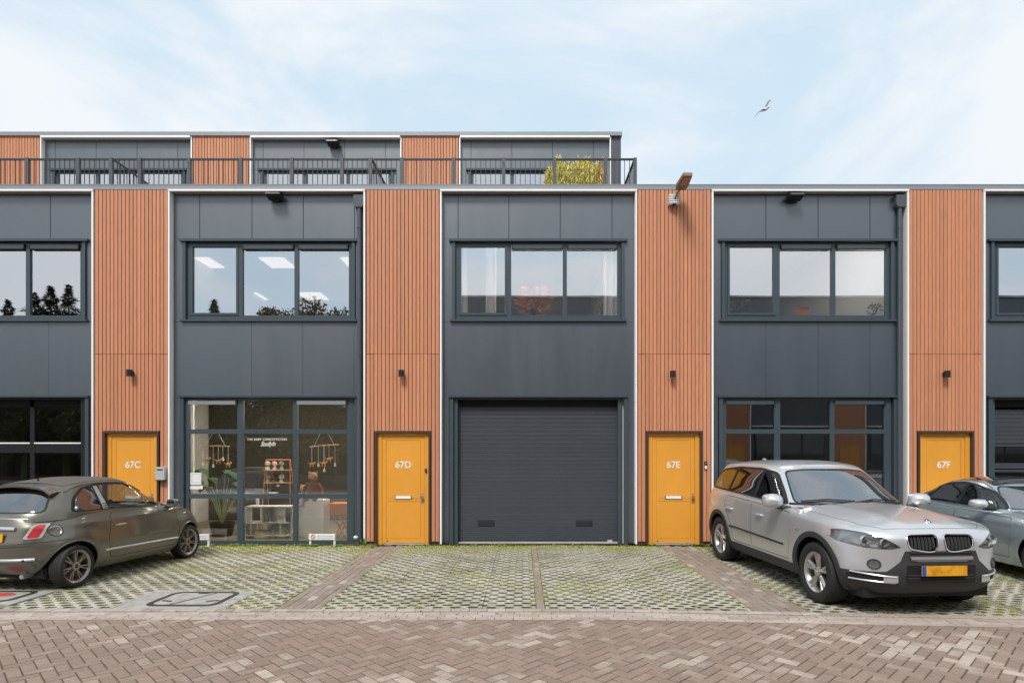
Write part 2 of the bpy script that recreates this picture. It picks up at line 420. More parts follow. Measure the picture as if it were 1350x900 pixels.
RIB = None
def garage_door(root, yo, glazed=False, black=False):
    """sectional door of ribbed slats; every rib is a piece"""
    global RIB
    mb = MB()
    x0, x1 = -1.62, 1.60
    fr = MB(); fr.box(x0 - 0.08, yo, 0, x0, yo + 0.12, 2.94); fr.box(x1, yo, 0, x1 + 0.08, yo + 0.12, 2.94)
    fr.box(x0, yo + 0.01, 2.90, x1, yo + 0.12, 2.94)
    g = fr.build('garage_door', M_FRAME if not black else M_FRAMEB, root)
    y = yo + 0.12
    MB().box(x0, y, 2.76, x1, y + 0.03, 2.90).build('top_seal', M_DARK, g)
    if not black:
        h = 0.0855
        if RIB is None:
            prof = [(0, 0.006), (0.003, 0.001), (0.012, 0.0), (0.050, 0.0015), (0.053, 0.0045), (0.057, 0.0045), (0.060, 0.001), (0.080, 0.0), (0.0835, 0.003), (0.0855, 0.006)]
            n = len(prof); vs = []; 
            for xx in (x0, x1):
                vs += [(xx, p[1], p[0]) for p in prof]
            fs = [(i, i + 1, i + 1 + n, i + n) for i in range(n - 1)]
            RIB = MB().add(vs, fs).mesh('door_rib', M_GARAGE)
        nr = int(2.72 / h)
        skip = []
        if glazed: skip = [(1.08, 1.46), (1.60, 1.98)]
        for i in range(nr):
            z = 0.055 + i * h
            if any(a - 0.04 < z < b for a, b in skip): continue
            link('door_rib', RIB, g, (0, y, z))
        MB().box(x0, y + 0.012, 0.03, x1, y + 0.04, 2.78).build('door_core', M_GARAGE, g) if not glazed else None
        for i, (a, b) in enumerate(skip):
            n = 4; w = (x1 - x0) / n
            for k in range(n + 1):
                xx = x0 + k * w
                MB().box(max(x0, xx - 0.03), y, a, min(x1, xx + 0.03), y + 0.03, b).build('window_bar', M_GARAGE, g)
            for zz0, zz1 in ((a - 0.03, a + 0.02), (b - 0.02, b + 0.03)):
                MB().box(x0, y + 0.001, zz0, x1, y + 0.031, zz1).build('window_rail', M_GARAGE, g)
            for k in range(n):
                link('pane', pane_mesh(w - 0.06, b - a - 0.04, G_LOW), g, (x0 + k * w + 0.03, y + 0.02, a + 0.02))
    else:
        cols = [(-1.62 + 0.045 + i * 1.073, -1.62 + 0.045 + i * 1.073 + 0.985) for i in range(3)]
        rows = [(0.10, 0.55), (0.63, 1.20), (1.27, 1.83), (2.06, 2.84)]
        mb = MB(); frame_boxes(mb, [(x0, x1, 0.03, 2.9)] + cols, rows, y, y + 0.05); mb.build('door_frame', M_FRAMEB, g)
        for a, b in cols:
            for c, d in rows: link('pane', pane_mesh(b - a, d - c, G_LOW), g, (a, y + 0.03, c))
            MB().box(a, y - 0.012, 2.015, b, y - 0.001, 2.04).build('light_strip', M_WHITE, g)
    MB().box(x0, yo + 0.03, 0.0, x1, yo + 0.22, 0.028).build('threshold', M_CONC, g)
    if not black and not glazed:
        for cx in (641, 770):
            X = PX(cx, 12.26) - UX['67D']; Z = PZ(689, 12.26)
            v = MB().box(X - 0.165, y - 0.012, Z - 0.055, X + 0.165, y + 0.01, Z + 0.055).build('vent', M_BLACK, g)
            mb = MB()
            for q in range(4): mb.box(X - 0.155, y - 0.018, Z - 0.042 + q * 0.026, X + 0.155, y - 0.012, Z - 0.034 + q * 0.026)
            mb.build('vent_louvre', M_FRAME, g)
        X = PX(804, 12.26) - UX['67D']; Z = PZ(712.5, 12.26)
        MB().box(X - 0.05, y - 0.012, Z - 0.02, X + 0.05, y, Z + 0.02).build('maker_plate', M_ZINC, g)
    return g

def entry_door(root, xo, number, letter_dx=0.0):
    """ochre door in its surround, centred on xo, local"""
    mb = MB()
    mb.box(xo - 0.555, -0.015, 0, xo - 0.515, 0.10, 2.262); mb.box(xo + 0.515, -0.015, 0, xo + 0.555, 0.10, 2.262)
    mb.box(xo - 0.515, -0.015, 2.222, xo + 0.515, 0.10, 2.262)
    s = mb.build('door_surround', M_BROWN, root)
    y = 0.05
    mb = MB()
    mb.box(xo - 0.513, y, 0.0, xo - 0.425, y + 0.08, 2.22); mb.box(xo + 0.425, y, 0.0, xo + 0.513, y + 0.08, 2.22)
    mb.box(xo - 0.425, y + 0.001, 2.165, xo + 0.425, y + 0.08, 2.22)
    d0 = mb.build('door', M_YEL, root)
    # leaf with two recessed fields
    L0, L1, B, T = xo - 0.420, xo + 0.420, 0.035, 2.160
    st = 0.075
    fields = [(0.115, 0.865), (0.915, 2.085)]
    fx0, fx1 = L0 + st, L1 - st
    mb = MB(); yl = y + 0.012
    mb.box(L0, yl, B, fx0, yl + 0.05, T); mb.box(fx1, yl, B, L1, yl + 0.05, T)
    mb.box(fx0, yl, B, fx1, yl + 0.05, fields[0][0]); mb.box(fx0, yl, fields[0][1], fx1, yl + 0.05, fields[1][0]); mb.box(fx0, yl, fields[1][1], fx1, yl + 0.05, T)
    mb.build('leaf', M_YEL, d0)
    for a, b in fields:
        MB().box(fx0 + 0.006, yl + 0.003, a + 0.006, fx1 - 0.006, yl + 0.04, b - 0.006).build('field', M_YEL, d0)
        MB().box(fx0, yl + 0.012, a, fx1, yl + 0.045, b).build('field_groove', M_YEL, d0)
    blob_text(number, 0.185, M_TXT, 'house_number', d0, (xo + 0.0, yl - 0.001, 1.585), offset=0.0022)
    # letter slot
    lz = 0.945
    MB().box(xo - 0.175, yl - 0.012, lz - 0.036, xo + 0.175, yl + 0.01, lz + 0.036).build('letter_slot', M_STEEL, d0)
    MB().box(xo - 0.150, yl - 0.017, lz - 0.026, xo + 0.150, yl - 0.010, lz + 0.026).build('letter_flap', M_WHITE, d0)
    # handle
    hx = xo + 0.375
    mb = MB(); mb.box(hx - 0.018, yl - 0.008, 0.83, hx + 0.018, yl + 0.01, 1.02); mb.build('handle_plate', M_STEEL, d0)
    mb = MB(); mb.lathe([(0, -0.07), (0.03, -0.07), (0.037, -0.06), (0.037, -0.045), (0.014, -0.03), (0.012, 0.0)], 16, 'y', M=Matrix.Translation((hx, yl, 0.955)))
    mb.build('knob', M_STEEL, d0, smooth=True)
    mb = MB(); mb.lathe([(0, -0.02), (0.012, -0.02), (0.014, 0)], 12, 'y', M=Matrix.Translation((hx, yl, 0.86))); mb.build('lock', M_STEEL, d0)
    MB().box(xo - 0.425, 0.02, 0.0, xo + 0.425, 0.12, 0.026).build('threshold', M_CONC, d0)
    MB().box(xo - 0.335, yl - 0.004, 0.062, xo - 0.305, yl + 0.002, 0.078).build('drain_cap', M_BLACK, d0)
    return d0

def panels(root, y, joints_up, joints_mid, zb, mid=(4.46, 2.975), ph=False):
    """separate sandwich panels with open joints, recessed plane y"""
    X0, X1 = -1.925, 1.925
    top = Z_TOP - 0.01
    def row(js, z0, z1, g=0.006):
        xs = [X0] + [j for j in js if X0 + 0.1 < j < X1 - 0.1] + [X1]
        for a, b in zip(xs[:-1], xs[1:]):
            MB().box(a + (g if a > X0 else 0), y, z0, b - (g if b < X1 else 0), y + 0.06, z1).build('cladding_panel', M_PANEL, root)
    row(joints_up, 6.112, top)
    row(joints_mid, 2.98, 4.455, 0.0025)
    for a, b in ((X0, -1.73), (1.73, X1)):
        MB().box(a, y, 4.459, b, y + 0.06, 6.108).build('cladding_panel', M_PANEL, root)
    for a, b in ((X0, -1.795), (1.79, X1)):
        MB().box(a, y, 0.02, b, y + 0.06, 2.976).build('cladding_panel', M_PANEL, root)

def unit(number, ground, label, joints_up, joints_mid, pipe=False, pent=True, fcassettes=(1, 2), first_sash=True):
    X = UX[number]
    root = thing('business_unit', (X, 12, 0), label, 'business unit', 'terraced business units under one grey coping')
    # ---- pilaster with slats
    pc = -PITCH / 2
    MB().box(pc - 0.745, 0.034, Z_DOOR + 0.0, pc + 0.745, 0.09, Z_TOP).build('backing_board', M_ORBACK, root)
    MB().box(pc - 0.745, 0.034, 0.0, pc - 0.553, 0.09, Z_DOOR).build('backing_board', M_ORBACK, root)
    MB().box(pc + 0.553, 0.034, 0.0, pc + 0.745, 0.09, Z_DOOR).build('backing_board', M_ORBACK, root)
    n = 19; w = 1.45 / n
    for i in range(n):
        x = pc - 0.725 + (i + 0.5) * w
        link('slat', SL_UP, root, (x, 0, Z_SEAM + 0.004))
        if abs(x - pc) < 0.585: link('slat', SL_DO, root, (x, 0, Z_DOOR + 0.004))
        else: link('slat', SL_LO, root, (x, 0, Z_BASE))
    MB().box(pc - 0.745, 0.02, 0, pc - 0.553, 0.10, 0.062).build('plinth', M_BROWN, root)
    MB().box(pc + 0.553, 0.02, 0, pc + 0.745, 0.10, 0.062).build('plinth', M_BROWN, root)
    entry_door(root, pc, number)
    # ---- white edge trims of this unit's panel bay
    for sx in (-1, 1):
        a, b = sorted((sx * 1.925, sx * 1.957))
        MB().box(a, -0.022, 0.02, b, 0.12, Z_TOP - 0.036).build('edge_trim', M_WHITE, root)
    MB().box(-1.957, -0.030, Z_TOP - 0.034, 1.957, 0.02, Z_TOP + 0.001).build('edge_trim', M_WHITE, root)
    MB().box(-1.924, 0.021, Z_TOP - 0.032, 1.924, 0.12, Z_TOP - 0.002).build('soffit', M_SOFFIT, root)
    # ---- coping
    cp = MB(); cp.box(-1.957 - 1.486, -0.003, Z_TOP + 0.003, 1.955, 0.36, Z_TOP + 0.10)
    cp.box(-1.957 - 1.486, -0.009, Z_TOP + 0.092, 1.955, 0.37, Z_TOP + 0.108)
    cp.build('coping', M_CORN, root)
    panels(root, 0.12, joints_up, joints_mid, 0)
    # ---- structure: floors, party walls, back wall, ceilings
    wl = MB()
    wl.box(-1.93, 0.19, 6.07, 1.93, 0.36, 7.05); wl.box(-1.93, 0.19, 2.95, 1.93, 0.36, 4.50)
    wl.box(-1.93, 0.19, 0.0, -1.70, 0.36, 2.95); wl.box(1.70, 0.19, 0.0, 1.93, 0.36, 2.95)
    wl.box(-1.93, 0.19, 4.50, -1.67, 0.36, 6.07); wl.box(1.67, 0.19, 4.50, 1.93, 0.36, 6.07)
    wl.box(-3.44, 0.14, 0.0, -1.93, 0.36, 7.05)
    wl.build('inner_wall', M_PLASTER, root)
    MB().box(-3.43, 0.37, 6.86, 1.95, 10.0, 7.05).build('roof_slab', M_PLASTER, root)
    MB().box(-3.43, 0.37, 3.30, 1.95, 10.0, 3.62).build('floor_slab', M_PLASTER, root)
    MB().box(-3.43, 0.37, -0.1, 1.95, 10.0, 0.02).build('ground_slab', M_INFLOOR, root)
    MB().box(-3.445, 0.37, 0.0, -3.36, 10.0, 7.0).build('party_wall', M_PLASTER, root)
    MB().box(1.87, 0.37, 0.0, 1.953, 10.0, 7.0).build('party_wall', M_PLASTER, root)
    MB().box(-3.44, 10.0, 0.0, 1.953, 10.2, 7.05).build('back_wall', M_PLASTER, root)
    upper_window(root, 0.135, cassettes=fcassettes, first_sash=first_sash)
    ground_surround(root, 0.135)
    if ground == 'shop': shop_window(root, 0.135)
    elif ground == 'shop_dark': shop_window(root, 0.135, cassettes=(0, 2), cass_m=M_FRAME)
    elif ground == 'garage': garage_door(root, 0.135)
    elif ground == 'garage_glazed': garage_door(root, 0.135, glazed=True)
    elif ground == 'black': garage_door(root, 0.135, black=True)
    if pipe:
        px = 1.82
        mb = MB(); mb.prism([(-0.10, 0.02), (0.10, 0.02), (0.10, -0.17), (0.065, -0.22), (-0.065, -0.22), (-0.10, -0.17)], 0.0, 0.118, M=Matrix.Translation((px, 0, 6.94)))
        h = mb.build('rain_hopper', M_PIPE, root)
        mb = MB(); mb.tube([(px, 0.06, 6.73), (px, 0.06, 0.14)], 0.042, 14); mb.build('downpipe', M_PIPE, root, smooth=True)
        for z in (6.32, 4.9, 3.8, 2.5, 1.05, 0.30):
            mb = MB(); mb.tube([(px, 0.06, z - 0.016), (px, 0.06, z + 0.016)], 0.049, 14); mb.box(px - 0.012, 0.06, z - 0.01, px + 0.012, 0.125, z + 0.01); mb.build('pipe_bracket', M_PIPE, root)
    # ---- set-back top storey
    if pent:
        D = 3.56; zt = 9.98
        MB().box(pc - 0.745, D + 0.034, 7.06, pc + 0.745, D + 0.12, zt).build('backing_board', M_ORBACK, root)
        for i in range(n):
            link('slat', SL_PH, root, (pc - 0.725 + (i + 0.5) * w, D, 7.1))
        for sx in (-1, 1):
            a, b = sorted((sx * 1.925, sx * 1.957)); MB().box(a, D - 0.008, 7.08, b, D + 0.12, zt).build('edge_trim', M_WHITE, root)
        MB().box(-1.925, D - 0.045, zt - 0.045, 1.925, D + 0.02, zt + 0.001).build('edge_trim', M_WHITE, root)
        MB().box(-1.924, D + 0.021, zt - 0.043, 1.924, D + 0.12, zt - 0.002).build('soffit', M_SOFFIT, root)
        xr = 2.24 if number == '67D' else 1.955
        cp = MB(); cp.box(-3.443, D - 0.04, zt + 0.003, xr, D + 6, zt + 0.10); cp.build('coping', M_CORN, root)
        js = [-1.93] + [j for j in (-1.66, -0.60, 0.46, 1.52)] + [1.93]
        for a, b in zip(js[:-1], js[1:]):
            MB().box(a + 0.005, D + 0.12, 9.16, b - 0.005, D + 0.18, zt - 0.01).build('cladding_panel', M_PANEL, root)
        for a, b in ((-1.925, -1.70), (1.70, 1.925)):
            MB().box(a, D + 0.12, 7.06, b, D + 0.18, 9.155).build('cladding_panel', M_PANEL, root)
        upper_window(root, D + 0.135, z0=7.35, z1=9.14, cassettes=(), first_sash=False)
        MB().box(-1.68, D + 0.15, 7.05, 1.68, D + 0.25, 7.30).build('cladding_panel', M_PANEL, root)
        MB().box(-3.44, D + 5.6, 7.06, xr - 0.02, D + 5.9, zt).build('back_wall', M_PLASTER, root)
        MB().box(-3.443, D + 0.2, 7.06, -3.36, D + 5.6, zt).build('party_wall', M_PLASTER, root)
        if number == '67D':
            MB().box(1.96, D + 0.03, 7.06, 2.22, D + 5.9, zt).build('side_wall', M_PIPE, root)
        MB().box(-3.43, D + 0.25, 7.06, 1.95, D + 5.6, 7.1).build('top_floor', M_INFLOOR, root)
        MB().box(-3.43, 0.37, 7.052, 1.95, D + 0.1, 7.07).build('terrace_deck', M_CONC, root)
    else:
        MB().box(-3.43, 0.37, 7.052, 1.95, 10.1, 7.08).build('roof_sheet', M_PIPE, root)
    return root

U = {}
U['67B'] = unit('67B', 'black', 'dark business unit with black glass garage door behind the green-grey hatchback, at the left edge', [-0.03, 1.0], [0.97])
U['67C'] = unit('67C', 'shop', 'dark business unit with baby shop window next to door 67C', [-1.40, -0.35, 0.68, 1.71], [-0.36, 0.67, 1.70], pipe=True)
U['67D'] = unit('67D', 'garage', 'dark business unit with closed grey ribbed garage door next to door 67D', [-1.61, -0.59, 0.44, 1.48], [])
U['67E'] = unit('67E', 'shop_dark', 'dark business unit with shop window behind the silver SUV, next to door 67E', [-0.83, 0.22, 1.26], [-0.83, 0.22, 1.26], pipe=True, pent=False)
U['67F'] = unit('67F', 'garage_glazed', 'dark business unit with glazed garage door at right edge, next to door 67F', [-0.6, 0.43], [], pent=False)

# shop interior walls in warm beige (67C), lit ceilings above it, then added fill panels
c = U['67C']
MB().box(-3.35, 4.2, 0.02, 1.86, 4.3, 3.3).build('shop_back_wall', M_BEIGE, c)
MB().box(-1.93, 0.361, 0.02, -1.66, 0.40, 2.9).build('curtain_panel', M_CURT, c)
for (px0, px1, py0, py1) in ((256, 292, 340, 353), (350, 388, 340, 353), (455, 492, 340, 353), (322, 352, 386, 395), (398, 434, 386, 395)):
    Zc = 6.84
    ya = (Zc - CAMZ) * FPX / (596 - py0); yb = (Zc - CAMZ) * FPX / (596 - py1)
    xa, xb = PX(px0, (ya + yb) / 2), PX(px1 - 6, (ya + yb) / 2)
    MB().box(xa - UX['67C'], ya - 12, Zc - 0.012, xb - UX['67C'], yb - 12, Zc - 0.001).build('ceiling_light_or_fill', M_CEIL, c)

for xx in (-1.3, 0.2, 1.3):
    for yy in (0.75, 2.4):
        MB().box(xx - .5, yy - .15, 3.27, xx + .5, yy + .15, 3.298).build('ceiling_light_or_fill', mat('added shop fill panel', (1, .95, .9), emis=(1.0, .86, .7), estr=20.0), c)  # unseen glowing panels added to brighten the goods in the shop
for xx in (-0.9, 0.9):
    MB().box(xx - .5, 0.9, 6.835, xx + .5, 1.5, 6.858).build('ceiling_light_or_fill', mat('added room fill panel', (1, .95, .9), emis=(1.0, .9, .8), estr=22.0), U['67D'])  # fill panels added out of view so the room contents show
MB().box(-.6, 0.9, 6.835, .6, 1.5, 6.858).build('ceiling_light_or_fill', MATS['added room fill panel'], U['67E'])  # one more unseen panel added to light what stands behind this window
# ------------------------------------------------------------------ railings on the roof terrace
BAL = MB().box(-0.006, -0.006, 0, 0.006, 0.006, 0.56).mesh('baluster', M_RAIL)
def railing(xr0, xr1, posts, label, side_x):
    Y = 12.17; zt = 7.742; zb = 7.165
    root = thing('terrace_railing', ((xr0 + xr1) / 2, Y, 7.16), label, 'railing', 'railings round the roof terraces')
    ox = (xr0 + xr1) / 2
    MB().box(xr0 - ox, -0.022, 0.565, xr1 - ox, 0.022, 0.595).build('handrail', M_RAIL, root)
    MB().box(xr0 - ox, -0.015, 0.02, xr1 - ox, 0.015, 0.04).build('bottom_rail', M_RAIL, root)
    PO = MB().box(-0.034, -0.03, 0.0, 0.034, 0.03, 0.60).mesh('post', M_POST)
    for p in posts: link('post', PO, root, (p - ox, -0.01, 0))
    x = xr0 + 0.05
    while x < xr1:
        if all(abs(x - p) > 0.05 for p in posts): link('baluster', BAL, root, (x - ox, 0, 0.01))
        x += 0.1
    # return railing to the set-back storey
    yl = 3.3
    MB().box(side_x - ox - 0.02, 0.02, 0.565, side_x - ox + 0.02, yl, 0.595).build('handrail', M_RAIL, root)
    MB().box(side_x - ox - 0.015, 0.02, 0.02, side_x - ox + 0.015, yl, 0.04).build('bottom_rail', M_RAIL, root)
    y = 0.12
    while y < yl:
        link('baluster', BAL, root, (side_x - ox, y, 0.01)); y += 0.1
    link('post', PO, root, (side_x - ox, yl, 0))
    return root
def xs(*p): return [PX(q, 12.17) for q in p]
railing(-13.6, -8.22, [-13.4, -12.35, -11.3] + xs(37, 104) + [-8.30], 'roof terrace railing in the top left corner, left of the first partition', -8.27)
railing(-8.20, -3.03, xs(185, 250, 318, 385, 451) + [-3.08], 'middle stretch of roof terrace railing, above the baby shop', -3.05)
railing(-3.01, 2.27, xs(530, 598, 664, 731, 798, 837), 'roof terrace railing in front of the yellow grasses, above the grey garage door', 2.24)

# ------------------------------------------------------------------ lamps, floodlights, boxes on the wall
def wall_lamp(px, py, label):
    Y = 11.9; X, Z = XZ(px, py, Y)
    t = thing('wall_lamp', (X, 12.0, Z), label, 'wall lamp', 'small black wall lamps above the ochre doors')
    MB().box(-0.03, -0.03, -0.035, 0.03, 0.0, 0.045).build('wall_plate', M_BLACK, t)
    MB().tube([(0, -0.10, -0.065), (0, -0.10, 0.065)], 0.055, 16).build('lamp_body', M_BLACK, t, smooth=True)
    MB().tube([(0, -0.10, -0.069), (0, -0.10, -0.064)], 0.042, 16).build('lamp_glass', mat('frosted lamp glass', (0.5, 0.5, 0.48), 0.3), t)
    MB().box(-0.02, -0.06, -0.02, 0.02, -0.02, 0.02).build('arm', M_BLACK, t)
wall_lamp(170.5, 491.5, 'small black wall lamp above door 67C')
wall_lamp(529, 492, 'small black wall lamp above door 67D')
wall_lamp(887, 493, 'small black wall lamp above door 67E')
wall_lamp(1249, 493, 'small black wall lamp above door 67F')

def floodlight(px, py, Yw, label, k=1.0):
    X, Z = XZ(px, py, Yw - 0.15)
    t = thing('floodlight', (X, Yw, Z), label, 'floodlight', 'black floodlights under the coping')
    M = Matrix.Rotation(R(-8), 4, 'X')
    MB().prism([(-0.26, 0.02), (-0.05, 0.045), (-0.05, -0.035), (-0.26, -0.02)], -0.17 * k, 0.17 * k, plane='yz', M=M).build('housing', M_BLACK, t)
    MB().box(-0.15 * k, -0.27, -0.018, 0.15 * k, -0.255, 0.018, M=M).build('lens', mat('dull lamp lens', (0.10, 0.095, 0.09), 0.25), t)
    mb = MB(); mb.box(-0.05, -0.08, -0.04, 0.05, 0.0, 0.06)
    mb.build('bracket', M_BLACK, t)
    mb = MB()
    for q in range(7): mb.box(-0.15 * k + q * 0.045, -0.22, 0.045, -0.145 * k + q * 0.045, -0.06, 0.065, M=M)
    mb.build('cooling_fins', M_BLACK, t)
floodlight(362, 260, 12.12, 'black floodlight under the coping above the baby shop', .85)
floodlight(1048, 261, 12.12, 'black floodlight under the coping above the silver SUV', .85)
floodlight(439, 190, 15.68, 'black floodlight on the set-back top storey', .85)

# street light on the pilaster of 67E, aimed up and away
X, Z = XZ(888, 264, 11.95)
t = thing('street_light', (X, 12.0, Z), 'rusty-headed street light on a white bracket box, on the slats above door 67E', 'street light')
mb = MB(); mb.box(-0.095, -0.11, -0.10, 0.095, 0.0, 0.10); mb.build('bracket_box', M_ZINC, t)
mb = MB()
for q in range(4): mb.box(-0.105, -0.12, -0.075 + q * 0.045, 0.105, -0.01, -0.06 + q * 0.045)
mb.build('bracket_ribs', M_WHITE, t)
MB().box(-0.04, -0.125, -0.115, 0.04, -0.05, -0.095).build('cable_gland', M_BLACK, t)
MB().tube([(0.0, -0.11, 0.0), (0.04, -0.16, 0.08), (0.09, -0.22, 0.15)], 0.020, 10).build('arm', mat('grey arm', (0.2, 0.2, 0.19), 0.5), t, smooth=True)
Mh = Matrix.Translation((0.10, -0.17, 0.16)) @ Matrix.Rotation(R(-3), 4, 'X')
mb = MB(); mb.prism([(-0.09, 0.0), (0.10, 0.0), (0.115, -0.15), (0.085, -0.56), (-0.085, -0.56), (-0.115, -0.15)], -0.015, 0.045, plane='xy', M=Mh)
mb.build('lamp_head', mat('weathered bronze', (0.24, 0.17, 0.125), 0.55, var=0.2, vscale=20), t)
MB().box(-0.06, -0.50, -0.022, 0.06, -0.22, -0.0155, M=Mh).build('lens', mat('amber lens', (0.42, 0.22, 0.13), 0.3), t)

# mailbox and doorbells
X, Z = XZ(210.5, 623.5, 11.9)
t = thing('mailbox', (X, 12.0, Z), 'light grey metal mailbox on the slats right of door 67C', 'mailbox')
mb = MB(); mb.prism([(-0.085, -0.13), (0.085, -0.13), (0.085, 0.10), (0.07, 0.125), (-0.07, 0.125), (-0.085, 0.10)], -0.10, -0.001); mb.build('box', M_ZINC, t)
MB().box(-0.05, -0.103, 0.055, 0.05, -0.099, 0.075).build('slot', M_BLACK, t)
MB().box(-0.075, -0.108, 0.085, 0.075, -0.098, 0.098).build('flap', M_ZINC, t)
MB().box(-0.085, -0.101, -0.15, 0.085, -0.02, -0.131).build('newspaper_tray', M_BLACK, t)
X, Z = XZ(930.5, 613, 11.97)
t = thing('video_doorbell', (X, 12.0, Z), 'black and white video doorbell on the slats right of door 67E', 'doorbell')
MB().box(-0.025, -0.03, -0.075, 0.025, 0.0, 0.075).build('body', M_BLACK, t)
MB().box(-0.020, -0.034, -0.07, 0.020, -0.031, -0.008).build('button_plate', M_WHITE, t)
MB().tube([(0, -0.036, 0.04), (0, -0.031, 0.04)], 0.012, 12).build('camera_lens', M_STEEL, t)
X, Z = XZ(561.5, 620, 12.04)
t = thing('doorbell', (X, 12.05, Z), 'small black doorbell on the frame of door 67D', 'doorbell')
MB().prism([(0.022 * math.cos(a) , 0.045 * math.sin(a)) for a in [k * math.pi / 8 for k in range(16)]], -0.022, 0.0).build('body', M_BLACK, t)
MB().tube([(0, -0.025, -0.005), (0, -0.022, -0.005)], 0.010, 12).build('button', M_STEEL, t)
# ------------------------------------------------------------------ ground
def gmat(name, base, rand, c2=None, c2s=1.2, lo=0.45, hi=0.62, rough=0.85, bump=0.5, var=0.2, vs=18, cr=0.0):
    return mat(name, base, rough=rough, rand=rand, color2=c2, c2scale=c2s, c2lo=lo, c2hi=hi, var=var, vscale=vs, bump=bump, bscale=120, c2rand=cr)
M_PAVER = gmat('herringbone paver', (0.258, 0.186, 0.149), 0.11, (0.43, 0.355, 0.305), 0.8, 0.70, 0.86, var=0.26, vs=45, cr=0.30)
M_BAND = gmat('pale edge brick', (0.41, 0.34, 0.295), 0.11, (0.34, 0.27, 0.225), 0.9, 0.80, 0.95, cr=0.45)
M_STRIP = gmat('brown strip brick', (0.262, 0.208, 0.172), 0.12, (0.40, 0.345, 0.30), 0.8, 0.92, 1.08, cr=0.5)
M_GRID = gmat('grass paver concrete', (0.42, 0.395, 0.335), 0.13, (0.27, 0.255, 0.175), 1.3, 0.46, 0.68, var=0.22, vs=14)
M_GROOVE = mat('dark joint', (0.030, 0.022, 0.018), rough=0.95)
M_JOINT = mat('sandy joint', (0.095, 0.066, 0.052), rough=0.95, var=0.3, vscale=30)
M_SOIL = mat('mossy soil', (0.075, 0.062, 0.044), rough=0.95, color2=(0.13, 0.14, 0.035), c2scale=3.5, c2lo=0.42, c2hi=0.6, var=0.35, vscale=25, bump=0.6, bscale=80)
M_GRASS = mat('short yellow-green grass', (0.34, 0.37, 0.05), rough=0.7, rand=0.5, color2=(0.42, 0.34, 0.09), c2scale=2.2, c2lo=0.48, c2hi=0.66)
M_LAND = mat('far ground', (0.16, 0.14, 0.12), rough=0.95, var=0.2, vscale=1)

MB().add([(-900, -900, -0.12), (900, -900, -0.12), (900, 900, -0.12), (-900, 900, -0.12)], [(0, 1, 2, 3)]).build('ground', M_LAND, kind='structure')
def kerbY(x): return 7.0 - (0.07 * (x - 1.0) if x > 1.0 else 0.0)      # the kerb line swings a little nearer on the right

def brick_mesh(l, w, m, h=0.06, c=0.004, name='brick', seed=0):
    rr = random.Random(seed)
    a, b = l / 2, w / 2
    j = lambda: rr.uniform(-0.0012, 0.0012)
    vs = [(-a, -b, -h), (a, -b, -h), (a, b, -h), (-a, b, -h), (-a, -b, -c), (a, -b, -c), (a, b, -c), (-a, b, -c),
          (-a + c, -b + c, j()), (a - c, -b + c, j()), (a - c, b - c, j()), (-a + c, b - c, j())]
    fs = [(0, 1, 5, 4), (1, 2, 6, 5), (2, 3, 7, 6), (3, 0, 4, 7), (4, 5, 9, 8), (5, 6, 10, 9), (6, 7, 11, 10), (7, 4, 8, 11), (8, 9, 10, 11)]
    return MB().add(vs, fs).mesh(name, m)

# --- road: herringbone at 45 degrees
S = 0.1055
road = MB().add([(-60, -60, -0.045), (60, -60, -0.045), (60, 5.0, -0.045), (60, 6.5, -0.0455), (-60, 6.7, -0.0455), (-60, 5.0, -0.045)], [(0, 1, 2, 3, 4, 5)]).build('road', M_JOINT, kind='structure')
MB().add([(-14, -3.5, -0.0065), (14, -3.5, -0.0065), (14, kerbY(14) - .345, -0.0065), (1, 6.655, -0.0065), (-14, 6.655, -0.0065)], [(0, 1, 2, 3, 4)]).build('joint_sand', M_JOINT, road, kind='stuff')
BR = [brick_mesh(2 * S - 0.011, S - 0.011, M_PAVER, seed=i, c=0.0045) for i in range(4)]
cand = []; cut = []
c45 = math.sqrt(0.5)
RNG = 190
def clip(poly, f):
    """keep the side where f(p) >= 0"""
    out = []
    for i in range(len(poly)):
        p, q = poly[i], poly[(i + 1) % len(poly)]; a, b = f(p), f(q)
        if a >= 0: out.append(p)
        if a * b < 0:
            t_ = a / (a - b); out.append((p[0] + (q[0] - p[0]) * t_, p[1] + (q[1] - p[1]) * t_))
    return out
for i in range(-RNG, RNG):
    for j in range(-RNG, RNG):
        d = (i - j) % 4
        if d == 0: cx, cy, o = (i + 1) * S, (j + 0.5) * S, 0
        elif d == 3: cx, cy, o = (i + 0.5) * S, (j + 1) * S, 1
        else: continue
        X = (cx - cy) * c45 + 0.05; Y = (cx + cy) * c45 + 2.0
        if not (-14 < X < 14 and -3.5 < Y < 6.95): continue
        lim = kerbY(X) - 0.345
        if Y > lim + 0.12: continue
        ang = R(45) + (R(90) if o else 0)
        if Y > lim - 0.10: cut.append((X, Y, ang))
        else: cand.append((X, Y, ang))
def in_view(X, Y): return Y > 4.72 and abs(X - 0.1) < 0.87 * Y + 0.1
vis = sorted([c_ for c_ in cand if in_view(c_[0], c_[1])], key=lambda c_: c_[1])
near, vset = vis[:300], set()
for k, (X, Y, a) in enumerate(near):
    vset.add((X, Y))
    o = link('brick', BR[k % 4], road, (X, Y, random.uniform(-0.0025, 0.0015)), (random.gauss(0, 0.006), random.gauss(0, 0.006), a + random.gauss(0, 0.006)))
mb = MB()
